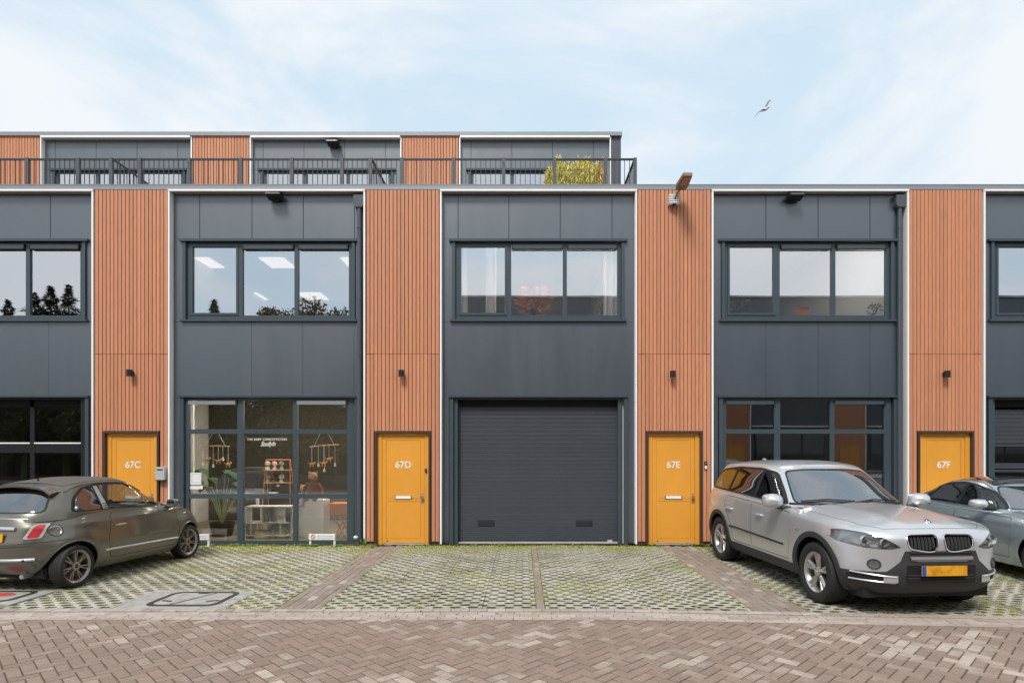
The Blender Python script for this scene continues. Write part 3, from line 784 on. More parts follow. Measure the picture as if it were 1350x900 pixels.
def add_brick(mb, X, Y, a, l, w, c=0.005, z=0.0):
    h = 0.05; M = Matrix.Translation((X, Y, z)) @ Matrix.Rotation(a, 4, 'Z') @ Matrix.Rotation(random.gauss(0, 0.006), 4, 'X') @ Matrix.Rotation(random.gauss(0, 0.006), 4, 'Y')
    p, q = l / 2, w / 2
    vs = [(-p, -q, -h), (p, -q, -h), (p, q, -h), (-p, q, -h), (-p, -q, -c), (p, -q, -c), (p, q, -c), (-p, q, -c),
          (-p + c, -q + c, 0), (p - c, -q + c, 0), (p - c, q - c, 0), (-p + c, q - c, 0)]
    mb.add(vs, [(0, 1, 5, 4), (1, 2, 6, 5), (2, 3, 7, 6), (3, 0, 4, 7), (4, 5, 9, 8), (5, 6, 10, 9), (6, 7, 11, 10), (7, 4, 8, 11), (8, 9, 10, 11)], 0, M)
for (X, Y, a) in cand:
    if (X, Y) not in vset: add_brick(mb, X, Y, a + random.gauss(0, 0.006), 2 * S - 0.011, S - 0.011, z=random.uniform(-0.0025, 0.0015))
for (X, Y, a) in cut:
    p, q = S - 0.003, S / 2 - 0.003
    ca, sa = math.cos(a), math.sin(a)
    poly = [(X + x * ca - y * sa, Y + x * sa + y * ca) for x, y in ((-p, -q), (p, -q), (p, q), (-p, q))]
    poly = clip(poly, lambda P_: kerbY(P_[0]) - 0.343 - P_[1])
    if len(poly) > 2: mb.prism(poly, -0.05, -0.001, plane='xy')
mb.build('paving_bricks', M_PAVER, road, kind='stuff', fix=False)

# --- three pale stretcher rows and the flush edge band
edge = MB().add([(-14, 6.4, -0.044), (14, 5.5, -0.044), (14, 6.3, -0.044), (1, 7.10, -0.044), (-14, 7.11, -0.044)], [(0, 1, 2, 3, 4)]).build('road_edge', M_GROOVE, kind='structure')
BE = [brick_mesh(0.207, 0.099, M_BAND, seed=i + 9) for i in range(3)]
for r_ in range(4):
    xx = -8.5 + (0.105 if r_ % 2 else 0) + random.uniform(0, .05)
    k = 0
    lst = []
    while xx < 8.6:
        y = kerbY(xx) + (0.052 if r_ == 3 else -0.293 + r_ * 0.104)
        a = math.atan(-0.07) if xx > 1 else 0
        lst.append((xx, y, a)); xx += 0.2115; k += 1
    mbs = MB()
    for (x_, y_, a) in lst:
        if abs(x_ - 0.1) < 6.1 or True:
            link('brick', BE[k % 3], edge, (x_, y_, random.uniform(-0.004, 0.001) + (0.004 if r_ == 3 else 0)), (random.gauss(0, .008), random.gauss(0, .006), a + random.gauss(0, .006))) if (r_ != 1 or abs(x_) < 5.5) and (r_ != 0 or abs(x_) < 5.5) and (abs(x_) < 6.2) else add_brick(mbs, x_, y_, a, 0.207, 0.099)
        k += 1
    for sgn in (-1, 1):
        xx = 8.7
        while xx < 14:
            add_brick(mbs, sgn * xx, kerbY(sgn * xx) + (0.055 if r_ == 3 else -0.293 + r_ * 0.104), 0, 0.207, 0.099); xx += 0.2115
    mbs.build('edge_bricks', M_BAND, edge, kind='stuff', fix=False)

# --- parking bays: brick strips and grass pavers
bay = MB().add([(-16, 5.9, -0.040), (16, 5.9, -0.040), (16, 12.1, -0.040), (-16, 12.1, -0.040)], [(0, 1, 2, 3)])
bay = bay.build('parking_bays', M_SOIL, kind='structure')
bay.location.z = 0.001
STRIPS = [(-8.35, 5), (-2.665, 5), (0.205, 1), (2.99, 6), (5.75, 1), (8.45, 5)]
BS = [brick_mesh(0.099, 0.207, M_STRIP, seed=i + 30) for i in range(3)]
for cx, n in STRIPS:
    st = MB().box(cx - n * 0.0525, 6.6, -0.06, cx + n * 0.0525, 11.96, -0.038).build('brick_strip', M_JOINT, kind='structure')
    for c_ in range(n):
        x = cx + (c_ - (n - 1) / 2) * 0.105
        y = kerbY(x) + 0.11 + 0.105 + (0.1 if c_ % 2 else 0)
        if c_ % 2: link('brick', BS[0], st, (x, y - 0.155, 0), None).scale = (1, 0.45, 1)
        while y < 11.93:
            link('brick', BS[random.randrange(3)], st, (x + random.gauss(0, .001), y, random.uniform(-0.004, 0.002)), (random.gauss(0, .008), random.gauss(0, .01), random.gauss(0, .012)))
            y += 0.2115

HX, HY = 0.215, 0.108     # lattice of one hole cell
def tile_mesh(seed):
    mb = MB(); W, H = HX * 3, HY * 4
    dp = 0.07; rim = 0.004
    rr = random.Random(seed)
    for r_ in range(4):
        y0 = -H / 2 + r_ * HY
        cells = [(-W / 2 + k * HX, -W / 2 + (k + 1) * HX, 'f') for k in range(3)] if r_ % 2 == 0 else \
            [(-W / 2, -W / 2 + HX / 2, 'r'), (-W / 2 + HX / 2, -W / 2 + 1.5 * HX, 'f'), (-W / 2 + 1.5 * HX, -W / 2 + 2.5 * HX, 'f'), (W / 2 - HX / 2, W / 2, 'l')]
        for (x0, x1, kd) in cells:
            yc = y0 + HY / 2; y1 = y0 + HY
            ax, ay = 0.074, 0.040
            c = 0.6
            if kd == 'f':
                xc = (x0 + x1) / 2
                o = [(x0, y0), (xc, y0), (x1, y0), (x1, yc), (x1, y1), (xc, y1), (x0, y1), (x0, yc)]
                h = [(xc - ax * c, yc - ay), (xc, yc - ay * 1.0), (xc + ax * c, yc - ay), (xc + ax, yc), (xc + ax * c, yc + ay), (xc, yc + ay), (xc - ax * c, yc + ay), (xc - ax, yc)]
                n = 8; closed = True
            else:
                s = 1 if kd == 'r' else -1      # half cell whose notch opens at the tile edge
                e = x0 if kd == 'r' else x1; f = x1 if kd == 'r' else x0
                o = [(e, y0), (f, y0), (f, yc), (f, y1), (e, y1)]
                h = [(e, yc - ay), (e + s * ax * c, yc - ay), (e + s * ax, yc), (e + s * ax * c, yc + ay), (e, yc + ay)]
                n = 5; closed = False
            j = [rr.uniform(-0.002, 0.0015) for _ in range(n)]
            vs = [(p[0], p[1], 0) for p in o] + [(p[0], p[1], jj - 0.001) for p, jj in zip(h, j)] + [(p[0], p[1], jj - rim) for p, jj in zip(h, j)] + [(p[0], p[1], -dp) for p in h]
            fs = []; f2 = []
            for i in range(n if closed else n - 1):
                k = (i + 1) % n
                fs += [(i, k, k + n, i + n), (i + n, k + n, k + 2 * n, i + 2 * n)]
                f2.append((i + 2 * n, k + 2 * n, k + 3 * n, i + 3 * n))
            mb.add(vs, fs); mb.add(vs, f2, 1)      # the walls of each opening are caked with dark soil
    W2, H2 = W / 2, H / 2
    mb.add([(-W2, -H2, 0), (W2, -H2, 0), (W2, H2, 0), (-W2, H2, 0), (-W2, -H2, -dp), (W2, -H2, -dp), (W2, H2, -dp), (-W2, H2, -dp)],
           [(0, 1, 5, 4), (1, 2, 6, 5), (2, 3, 7, 6), (3, 0, 4, 7)])
    return mb
TB = [tile_mesh(i) for i in range(2)]
TILES = [t_.mesh('grass_paver', [M_GRID, M_SOIL], fix=False) for t_ in TB]
COVERS = [(-4.14, 7.60, 0.50, 0.40), (-6.80, 7.72, 0.45, 0.32)]
HOLES = []; tl = []
edges = [(-13.6, -8.62), (-8.08, -2.93), (-2.40, 0.15), (0.26, 2.67), (3.31, 5.69), (5.81, 8.18), (8.72, 13.6)]
TH = HY * 4 + 0.006
for x0, x1 in edges:
    n = max(1, round((x1 - x0) / 0.65)); w = (x1 - x0) / n
    for i in range(n):
        cx = x0 + (i + 0.5) * w; sx = (w - 0.006) / (HX * 3)
        y = kerbY(cx) + 0.115 + TH / 2
        while y < 12.0 - 0.1:
            if not any(abs(cx - a) < hw + 0.16 and abs(y - b) < hh + 0.10 for a, b, hw, hh in COVERS):
                tl.append((cx, y, sx))
            y += TH
tl.sort(key=lambda q: q[1] + (0 if abs(q[0]) < 0.86 * q[1] + 0.4 else 50))
mbs = MB()
for k, (cx, y, sx) in enumerate(tl):
    z = random.uniform(-0.006, 0.002)
    rx, ry = random.gauss(0, .005), random.gauss(0, .005)
    if k < 300:
        o = link('grass_paver', TILES[k % 2], bay, (cx, y, z), (rx, ry, random.gauss(0, .004))); o.scale = (sx, 1, 1)
    else:
        M = Matrix.Translation((cx, y, z)) @ Matrix.Diagonal((sx, 1, 1, 1)); o_ = len(mbs.f); mbs.add(TB[0].v, TB[0].f, 0, M); mbs.m[o_:] = TB[0].m
    for r_ in range(4):
        hy = y - HY * 1.5 + r_ * HY
        for q in range(3 if r_ % 2 == 0 else 3):
            hx = cx + sx * ((-1 + q) * HX if r_ % 2 == 0 else (-1.0 + q) * HX + HX / 2 )
            if r_ % 2 and q == 2: hx = cx + sx * 1.5 * HX
            HOLES.append((hx, hy))
if mbs.v: mbs.build('distant_pavers', [M_GRID, M_SOIL], bay, kind='stuff', fix=False)

# --- grass tufts and moss in the openings, thicker along the wall and seams
def nz(x, y, s, o=0):
    from mathutils import noise
    return noise.noise(Vector((x * s + o, y * s, o * 1.7)))
gb = MB()
def blade(x, y, h, w):
    a = random.uniform(0, 6.28); dx, dy = math.cos(a) * w, math.sin(a) * w
    lx, ly = random.gauss(0, 0.45) * h, random.gauss(0, 0.45) * h
    o = len(gb.v)
    gb.v += [(x - dx, y - dy, -0.03), (x + dx, y + dy, -0.03), (x + lx, y + ly, h)]
    gb.f.append((o, o + 1, o + 2)); gb.m.append(0)
for hx, hy in HOLES:
    if abs(hx) > 0.9 * hy + 1.0: continue
    g = nz(hx, hy, 0.9) + 0.5 * nz(hx, hy, 3.1, 5) + random.uniform(-0.25, 0.25)
    wall = max(0, 1 - (11.95 - hy) / (1.2 + 0.8 * nz(hx, 3, 0.9, 20)))
    left = 0.25 if hx < -2.5 else (0.04 if hx < 3 else 0.2)
    g += wall * 1.2 + left
    nb = int(max(0, -2 + 60 * g)); hh = 0.010 + 0.022 * max(0, g)
    for _ in range(min(nb, 44)):
        blade(hx + random.uniform(-0.058, 0.058), hy + random.uniform(-0.033, 0.033), random.uniform(0.2, 1.2) * hh - 0.012, 0.006)
    if wall > 0.35:
        for _ in range(int(46 * wall)):
            blade(hx + random.uniform(-0.12, 0.12), hy + random.uniform(-0.08, 0.08), random.uniform(0.01, 0.045), 0.006)
    elif g > 0.22:
        for _ in range(int(60 * (g - .1))):
            blade(hx + random.gauss(0, 0.09), hy + random.gauss(0, 0.06), random.uniform(0.004, 0.020), 0.007)
for x0, x1 in edges:                # seams along strips and kerb
    for xe in (x0, x1):
        y = 7.0
        while y < 11.9:
            if nz(xe, y, 1.7, 3) > -0.15:
                for _ in range(4): blade(xe + random.gauss(0, 0.015), y + random.uniform(0, .04), random.uniform(0.004, 0.03), 0.006)
            y += 0.04
gb.build('grass', M_GRASS, kind='stuff', fix=False)
ms = MB()
for hx, hy in HOLES:                # some openings are filled almost flush with moss
    if abs(hx) > 0.9 * hy + 1.0: continue
    p_ = (0.55 if hx < -2.5 else 0.34) + 0.6 * nz(hx, hy, 1.3, 12)
    if random.random() > p_: continue
    z = random.uniform(-0.012, -0.002); k = random.uniform(.75, 1.02)
    pts = [(hx + .070 * k * math.cos(a) * random.uniform(.85, 1), hy + .038 * k * math.sin(a) * random.uniform(.85, 1), z - .004) for a in [q * math.pi / 4 + .39 for q in range(8)]] + [(hx, hy, z + .006)]
    ms.add(pts, [(q, (q + 1) % 8, 8) for q in range(8)])
ms.build('moss', mat('moss and soil fill', (0.15, 0.145, 0.055), .95, rand=.45, color2=(0.22, 0.16, 0.095), c2scale=2.5, c2lo=.45, c2hi=.6, bump=.5, bscale=200), kind='stuff', fix=False)
# weeds at the wall foot: round leaves
wb = MB()
for k in range(420):
    x = random.uniform(-10.5, 8.5)
    if nz(x, 1, 0.8, 9) < 0.0 and random.random() < 0.75: continue
    if abs(x - 0.3) < 1.6 and random.random() < 0.7: continue
    y = 11.93 - abs(random.gauss(0, 0.10))
    for _ in range(7):
        a = random.uniform(0, 6.28); l = random.uniform(0.02, 0.05); z = random.uniform(0.01, 0.05)
        ca, sa = math.cos(a), math.sin(a)
        wb.add([(x, y, 0.003), (x + ca * l - sa * l * .35, y + sa * l + ca * l * .35, z), (x + ca * l * 1.7, y + sa * l * 1.7, z * 0.9), (x + ca * l + sa * l * .35, y + sa * l - ca * l * .35, z)], [(0, 1, 2, 3)])
wb.build('weeds', mat('weed leaves', (0.14, 0.22, 0.035), 0.6, rand=0.35), kind='stuff', fix=False)
# fallen leaves and grit near the kerb
lb = MB()
for k in range(90):
    x, y = random.uniform(-4.5, 6), random.choice([random.uniform(6.65, 7.0), random.uniform(5, 11.5)])
    a = random.uniform(0, 6.28); l = random.uniform(0.008, 0.02)
    ca, sa = math.cos(a) * l, math.sin(a) * l
    lb.add([(x - ca, y - sa, 0.006), (x + sa * .6, y - ca * .6, 0.008), (x + ca, y + sa, 0.011), (x - sa * .6, y + ca * .6, 0.007)], [(0, 1, 2, 3)])
lb.build('leaf_litter', mat('dry leaf', (0.13, 0.07, 0.035), 0.8, rand=0.4), kind='stuff', fix=False)

# --- inspection covers
M_IRON = mat('dark cast iron', (0.035, 0.033, 0.032), rough=0.55, var=0.3, vscale=40)
M_COVC = mat('pale worn concrete cover', (0.34, 0.325, 0.30), rough=0.85, var=0.35, vscale=6, bump=0.3)
def cover(X, Y, hw, hh, label, red=False):
    t = thing('inspection_cover', (X, Y, 0), label, 'manhole cover')
    MB().box(-hw - 0.34, -hh - 0.12, -0.05, hw + 0.16, hh + 0.10, -0.002).build('surround_slab', M_COVC, t)
    def rr(a, b, r, n=5):
        pts = []
        for cx, cy, s in ((a - r, b - r, 0), (-a + r, b - r, 90), (-a + r, -b + r, 180), (a - r, -b + r, 270)):
            for i in range(n + 1):
                th = R(s + 90 * i / n); pts.append((cx + r * math.cos(th), cy + r * math.sin(th)))
        return pts
    o, i_ = rr(hw, hh, 0.14), rr(hw - 0.062, hh - 0.062, 0.10)
    n = len(o)
    vs = [(p[0], p[1], 0.004) for p in o] + [(p[0], p[1], 0.004) for p in i_] + [(p[0], p[1], -0.03) for p in o] + [(p[0], p[1], -0.03) for p in i_]
    fs = []
    for k in range(n):
        j = (k + 1) % n
        fs += [(k, j, j + n, k + n), (k, j, j + 2 * n, k + 2 * n), (k + n, j + n, j + 3 * n, k + 3 * n)]
    MB().add(vs, fs).build('iron_ring', M_IRON, t)
    MB().prism(rr(hw - 0.05, hh - 0.05, 0.105), -0.03, 0.001, plane='xy').build('cover_plate', M_COVC, t)
    if not red:
        MB().box(-0.012, -hh + 0.02, 0.0, 0.012, hh - 0.05, 0.0045, M=Matrix.Rotation(R(-24), 4, 'Z')).build('cover_seam', M_IRON, t)
        MB().prism([(-0.14, 0.02), (-0.05, 0.06), (0.03, 0.02), (0.0, -0.03), (-0.10, -0.02)], 0.001, 0.0055, plane='xy', M=Matrix.Translation((0.02, hh - 0.09, 0))).build('hinge_plate', M_IRON, t)
        for sx in (-1, 1): MB().prism([(-0.07, 0.012), (0.07, 0.02), (0.09, -0.02), (-0.05, -0.03)], 0.001, 0.005, plane='xy', M=Matrix.Translation((sx * 0.28, -0.12, 0)) @ Matrix.Rotation(R(20 * sx), 4, 'Z')).build('lifting_eye', M_IRON, t)
    else:
        MB().prism([(0.20 * math.cos(k * .52) , 0.11 * math.sin(k * .52)) for k in range(12)], 0.001, 0.005, plane='xy', M=Matrix.Translation((0.02, 0.08, 0))).build('red_paint_mark', mat('faded red paint', (0.50, 0.06, 0.05), 0.7, var=0.3, vscale=25), t)
cover(-4.14, 7.60, 0.44, 0.37, 'wide pale inspection cover with a black iron ring, on the pavers right of the hatchback')
cover(-6.80, 7.72, 0.42, 0.30, 'inspection cover with a red paint mark, behind the hatchback at the left edge', red=True)
# ------------------------------------------------------------------ opposite side of the street (seen in the panes) and trees
M_OPP = mat('opposite facade panels', (0.10, 0.11, 0.13), .4)
ob = thing('opposite_building', (9.0, -4.0, 0), 'dark two-storey terrace with set-back top floor across the street, mirrored in the panes', 'building')
MB().box(-15.5, -9, 0, 20, -0.2, 7.05).build('wall', M_OPP, ob)
MB().box(-15.5, -9, 7.06, 20, -3.6, 10.0).build('top_storey', M_PIPE, ob)
MB().box(-15.6, -3.7, 10.0, 20, -3.5, 10.1).build('coping', M_CORN, ob)
MB().box(-15.6, -0.25, 7.05, 20, 0.05, 7.15).build('coping', M_CORN, ob)
for k in range(6):
    x = -12.6 + k * 5.4
    MB().box(x - 2.7 - 0.72, -0.2, 0.05, x - 2.7 + 0.72, 0.0, 7.04).build('pilaster', M_ORANGE, ob)
    MB().box(x - 2.7 - 0.47, -0.05, 0.0, x - 2.7 + 0.47, 0.03, 2.15).build('door', M_YEL, ob)
    for z0, z1 in ((4.5, 6.05), (0.1, 2.9)):
        f = MB().box(x - 1.66, -0.2, z0, x + 1.66, -0.12, z1).build('window', M_FRAME, ob)
        for q in range(3): MB().box(x - 1.6 + q * 1.09, -0.13, z0 + 0.07, x - 0.62 + q * 1.09, -0.10, z1 - 0.07).build('pane', mat('mirror-dark pane', (0.02, 0.025, 0.03), 0.03, spec=1.0), f)

for k in range(6):
    x = -12.6 + k * 5.4
    for z0 in (3.02, 6.2):
        MB().box(x - 1.8, -0.22, z0, x + 1.8, -0.02, z0 + .07).build('lintel', M_WHITE, ob)
    for sx_ in (-1, 1): MB().box(x + sx_ * 1.94 - .03, -0.2, 0, x + sx_ * 1.94 + .03, 0.01, 7.04).build('edge_trim', M_WHITE, ob)
M_BARK = mat('bark', (0.09, 0.065, 0.045), 0.9, var=0.3, vscale=10, bump=0.6, bscale=40)
def leafmat(n, c): return mat(n, c, 0.6, rand=0.45)
def tree(x, y, h, cr, kind, label, m, seed, leaves=5200, group='trees across the street'):
    rr = random.Random(seed)
    t = thing('tree', (x, y, -0.1), label, 'tree', group)
    tr = MB(); lf = MB()
    if kind == 'conifer':
        tr.tube([(0, 0, 0), (0.05, 0, h * .5), (0, 0, h * .98)], [0.28, 0.16, 0.02], 8)
        for _ in range(leaves):
            u = rr.random() ** 0.7; z = h * (1 - u * 0.88)
            ra = cr * min(u * 2.6, .5 + .5 * u) * (0.75 + 0.35 * math.sin(z * 7.0)) * rr.uniform(0.3, 1); a = rr.uniform(0, 6.28)
            c_ = Vector((math.cos(a) * ra, math.sin(a) * ra, z - 0.25 * ra)); s = rr.uniform(0.14, 0.36)
            d = Vector((math.cos(a), math.sin(a), rr.uniform(-.5, .2))) * s; e = Vector((-math.sin(a), math.cos(a), rr.uniform(-.3, .3))) * s * .35
            lf.add([c_ - e, c_ + d, c_ + e], [(0, 1, 2)])
    else:
        tr.tube([(0, 0, 0), (0.1, 0.05, h * .3), (0, 0, h * .6)], [0.30, 0.22, 0.10], 8)
        cl = []
        for k in range(16):
            a = rr.uniform(0, 6.28); q = rr.uniform(.35, 1) * cr; zz = h * rr.uniform(.42, .95)
            q *= math.sqrt(max(0.1, 1 - ((zz / h - .62) / .42) ** 2))
            p = Vector((math.cos(a) * q, math.sin(a) * q, zz)); cl.append((p, rr.uniform(.5, 1) * cr * .45))
            tr.tube([(0, 0, h * rr.uniform(.25, .5)), p * .5 + Vector((0, 0, h * .25)), p], [0.1, 0.06, 0.02], 6)
        for _ in range(leaves):
            p, q = rr.choice(cl)
            v = Vector((rr.gauss(0, 1), rr.gauss(0, 1), rr.gauss(0, .8))).normalized() * q * rr.random() ** .4
            c_ = p + v; s = rr.uniform(.08, .2)
            d = Vector((rr.gauss(0, 1), rr.gauss(0, 1), rr.gauss(0, 1))).normalized(); e = d.orthogonal().normalized()
            lf.add([c_ - d * s, c_ + e * s * .6, c_ + d * s, c_ - e * s * .6], [(0, 1, 2, 3)])
    tr.build('trunk', M_BARK, t, smooth=True); lf.build('crown', m, t, fix=False)
LD, LM, LO = leafmat('dark needle leaves', (0.055, 0.072, 0.038)), leafmat('mid green leaves', (0.13, 0.17, 0.06)), leafmat('autumn leaves', (0.20, 0.15, 0.06))
TY = -25.0; TD = 12.16 + 12.16 - TY
def tx(px): return (px - 690) / FPX * TD
for i, (px, py, kd, m) in enumerate([(10, 392, 'conifer', LD), (46, 384, 'conifer', LD), (66, 375, 'conifer', LD), (90, 373, 'conifer', LD), (283, 393, 'conifer', LM)]):
    tree(tx(px), TY, CAMZ + (596 - py) / FPX * TD, 2.7 if i < 4 else 1.6, kd, ['leftmost of the dark conifers mirrored in the upper window at the left edge', 'second conifer from the left mirrored in the upper window at the left edge', 'third conifer from the left mirrored in the upper window at the left edge', 'rightmost dark conifer mirrored in the upper window at the left edge', 'lone small conifer mirrored in the left upper pane above the baby shop'][i], m, i, 15000)
tree(tx(402), TY, CAMZ + (596 - 388) / FPX * TD, 3.4, 'broad', 'autumn coloured broad tree mirrored in the upper window above the baby shop', LO, 20, 7000, None)
tree(tx(437), TY - 1, CAMZ + (596 - 398) / FPX * TD, 2.6, 'broad', 'olive green broad tree right of the autumn coloured tree, mirrored above the baby shop', LM, 21, 5000, None)
belt = MB(); rr = random.Random(77)
for i, (x, y, h) in enumerate([(-44, -20, 8.2), (-38, -17, 8.0), (-33, -19, 8.3), (-28, -15, 7.2), (-23.5, -17, 7.8), (-19.5, -13, 6.6), (-15.5, -15, 6.9), (-12.0, -11, 6.2), (-9.5, -15, 7.0), (-25, -12, 6.4), (-31, -13, 6.8)]):
    belt.tube([(x, y, -.1), (x, y, h * .6)], [.25, .1], 6)
    for _ in range(5200):
        v = Vector((rr.gauss(0, 1), rr.gauss(0, 1), rr.gauss(0, 1))).normalized(); k = rr.random() ** .33 * (0.8 + .3 * math.sin(v.x * 7 + i) * math.cos(v.z * 6))
        c_ = Vector((x + v.x * 3.2 * k, y + v.y * 3.0 * k, h * .56 + v.z * h * .44 * k)); s_ = rr.uniform(.08, .24)
        d = Vector((rr.gauss(0, 1), rr.gauss(0, 1), rr.gauss(0, 1))).normalized(); e = d.orthogonal().normalized()
        belt.add([c_ - d * s_, c_ + e * s_ * .6, c_ + d * s_, c_ - e * s_ * .6], [(0, 1, 2, 3)])
belt.build('tree_belt', LM, kind='stuff', fix=False)
MB().box(-50, -27, -0.1, -7.5, -26.5, 5.5).build('hedge_screen', leafmat('dark hedge', (0.02, 0.03, 0.015))).hide_render = False
tag(bpy.data.objects['hedge_screen'], 'long dark hedge behind the belt of trees across the street', 'hedge')

# ------------------------------------------------------------------ things behind the upper panes
def curtain(x0, x1, y, z0, z1, label, amp=0.03, m=M_CURT):
    n = int((x1 - x0) / 0.015); vs = []; fs = []
    for i in range(n + 1):
        x = x0 + (x1 - x0) * i / n; yy = y + amp * math.sin((x - x0) * 60 + 0.8 * math.sin(x * 23))
        vs += [(x - (x0 + x1) / 2, yy - y, 0), (x - (x0 + x1) / 2, yy - y, z1 - z0)]
    fs = [(2 * i, 2 * i + 2, 2 * i + 3, 2 * i + 1) for i in range(n)]
    o = MB().add(vs, fs).build('curtain', m, None, smooth=True, loc=((x0 + x1) / 2, y, z0), fix=False)
    tag(o, label, 'curtain')
def cx(px, Y=12.45): return PX(px, Y)
curtain(cx(606), cx(617), 12.45, 4.4, 6.3, 'narrow white curtain at the left side of the window above the garage')
curtain(cx(640), cx(654), 12.55, 4.4, 6.3, 'sheer white curtain behind the left pane above the garage')
curtain(cx(795), cx(814), 12.45, 4.4, 6.3, 'gathered white curtain at the right side of the window above the garage')

def bush(name, loc, label, cat, m, n, r, h, ll=0.09, lw=0.035, pot=None, droop=0.3, seed=1, stem=True, up=0.2):
    rr = random.Random(seed)
    t = thing(name, loc, label, cat)
    zb = 0
    if pot:
        pr, ph, pm = pot; zb = ph * .9
        MB().lathe([(0, 0), (pr * .75, 0), (pr, ph), (pr * .9, ph), (pr * .85, ph * .9), (0, ph * .88)], 20).build('pot', pm, t, smooth=True)
    lf = MB(); st = MB()
    for _ in range(n):
        a = rr.uniform(0, 6.28); q = rr.random() ** .5 * r; z = zb + h * rr.uniform(.12, 1)
        q *= math.sqrt(max(.08, 1 - ((z - zb) / h - .5) ** 2 * 3))
        c_ = Vector((math.cos(a) * q, math.sin(a) * q, z))
        d = Vector((math.cos(a) + rr.gauss(0, .5), math.sin(a) + rr.gauss(0, .5), up + rr.gauss(0, .4) - droop)).normalized() * ll * rr.uniform(.6, 1.3)
        e = d.cross(Vector((rr.gauss(0, .3), rr.gauss(0, .3), 1))).normalized() * lw
        lf.add([c_, c_ + d * .5 + e, c_ + d, c_ + d * .5 - e], [(0, 1, 2, 3)])
        if stem and rr.random() < .12: st.tube([(0, 0, zb), c_ * .6 + Vector((0, 0, zb * .3)), c_], [0.008, 0.006, 0.003], 5)
    if st.v: st.build('stems', M_BARK, t)
    lf.build('foliage', m, t, fix=False)
    return t
X, Z = XZ(704, 414, 12.6)
bush('autumn_plant', (X, 12.62, Z - 0.02), 'orange-leaved plant on the sill behind the middle pane above the garage', 'plant', leafmat('orange leaves', (0.62, 0.24, 0.06)), 260, 0.33, 0.56, 0.17, 0.035, seed=3)
bush('white_flower_spray', (PX(712, 12.7), 12.75, PZ(392, 12.7)), 'pale flower spray above the orange plant behind the pane', 'plant', leafmat('pale petals', (0.6, 0.55, 0.52)), 60, 0.16, 0.28, 0.06, 0.02, seed=4)
bush('reddish_plant', (PX(794, 12.6), 12.6, PZ(415, 12.6)), 'small reddish plant beside the right curtain above the garage', 'plant', leafmat('russet leaves', (0.25, 0.09, 0.05)), 90, 0.10, 0.42, 0.08, 0.02, seed=5)
X, Z = XZ(1059, 415, 12.5)
t = thing('desk_box', (X, 12.5, Z), 'orange box behind the middle pane above the silver SUV', 'box')
mb = MB(); mb.box(-0.12, 0, 0, 0.12, 0.2, 0.17); mb.build('box', mat('orange card', (0.62, 0.26, 0.06), 0.6), t)
MB().box(-0.11, -0.006, 0.12, 0.11, 0.0, 0.15).build('box_label', mat('box print', (0.3, 0.1, 0.03), 0.6), t)
MB().lathe([(0, 0), (.03, 0), (.035, .05), (.01, .07), (0, .08)], 10, M=Matrix.Translation((-.06, .1, .17))).build('lid_knob', M_BLACK, t)
bush('sill_plant', (PX(972, 12.6), 12.6, PZ(415, 12.6)), 'green plant behind the left pane above the silver SUV', 'plant', LM, 90, 0.18, 0.42, 0.16, 0.025, seed=6, up=.5)
bush('sill_plant', (PX(1153, 12.6), 12.6, PZ(415, 12.6)), 'small grey-green plant behind the right pane above the silver SUV', 'plant', leafmat('grey green', (0.12, 0.14, 0.10)), 80, 0.14, 0.24, 0.09, 0.02, seed=7)

# yellow grasses on the roof terrace
t = thing('bamboo_hedge', (1.13, 13.0, 7.08), 'row of yellow-green ornamental grasses in planters on the roof terrace', 'plants')
MB().box(-0.70, -0.16, 0, 0.70, 0.16, 0.22).build('planter', M_PIPE, t)
gb2 = MB(); gb3 = MB(); rr = random.Random(5)
for k in range(8500):
    x = rr.uniform(-0.66, 0.62); y = rr.uniform(-.17, .17)
    top = (0.74 if x < -0.47 else 0.93) + .07 * math.sin(x * 11) + .05 * math.sin(x * 31 + 1) + rr.gauss(0, .035)
    z = .2 + (top - .2) * rr.random() ** .8; l = rr.uniform(.05, .12)
    d = Vector((rr.gauss(0, .6), rr.gauss(0, .5), rr.uniform(.1, 1.2))).normalized() * l; w = Vector((0.006, rr.uniform(-.004, .004), 0)); c_ = Vector((x, y, z))
    (gb3 if (x > 0.44 and rr.random() < .55) or rr.random() < .12 else gb2).add([c_ - w, c_ + w, c_ + d * .7 + w + Vector((0, 0, -.004)), c_ + d, c_ + d * .7 - w], [(0, 1, 2, 4), (4, 2, 3)])
for k in range(160):
    x = rr.uniform(-0.62, 0.58); y = rr.uniform(-.12, .12); hh = (0.74 if x < -0.47 else 0.93) * rr.uniform(.85, 1.05)
    p0, p1, w = Vector((x, y, .2)), Vector((x + rr.gauss(0, .05), y + rr.gauss(0, .04), hh)), Vector((.004, 0, 0)); gb3.add([p0 - w, p0 + w, p1], [(0, 1, 2)])
gb2.build('grass_blades', leafmat('yellow green blades', (0.72, 0.66, 0.17)), t, fix=False)
gb3.build('dry_blades', leafmat('dry orange blades', (0.62, 0.34, 0.14)), t, fix=False)

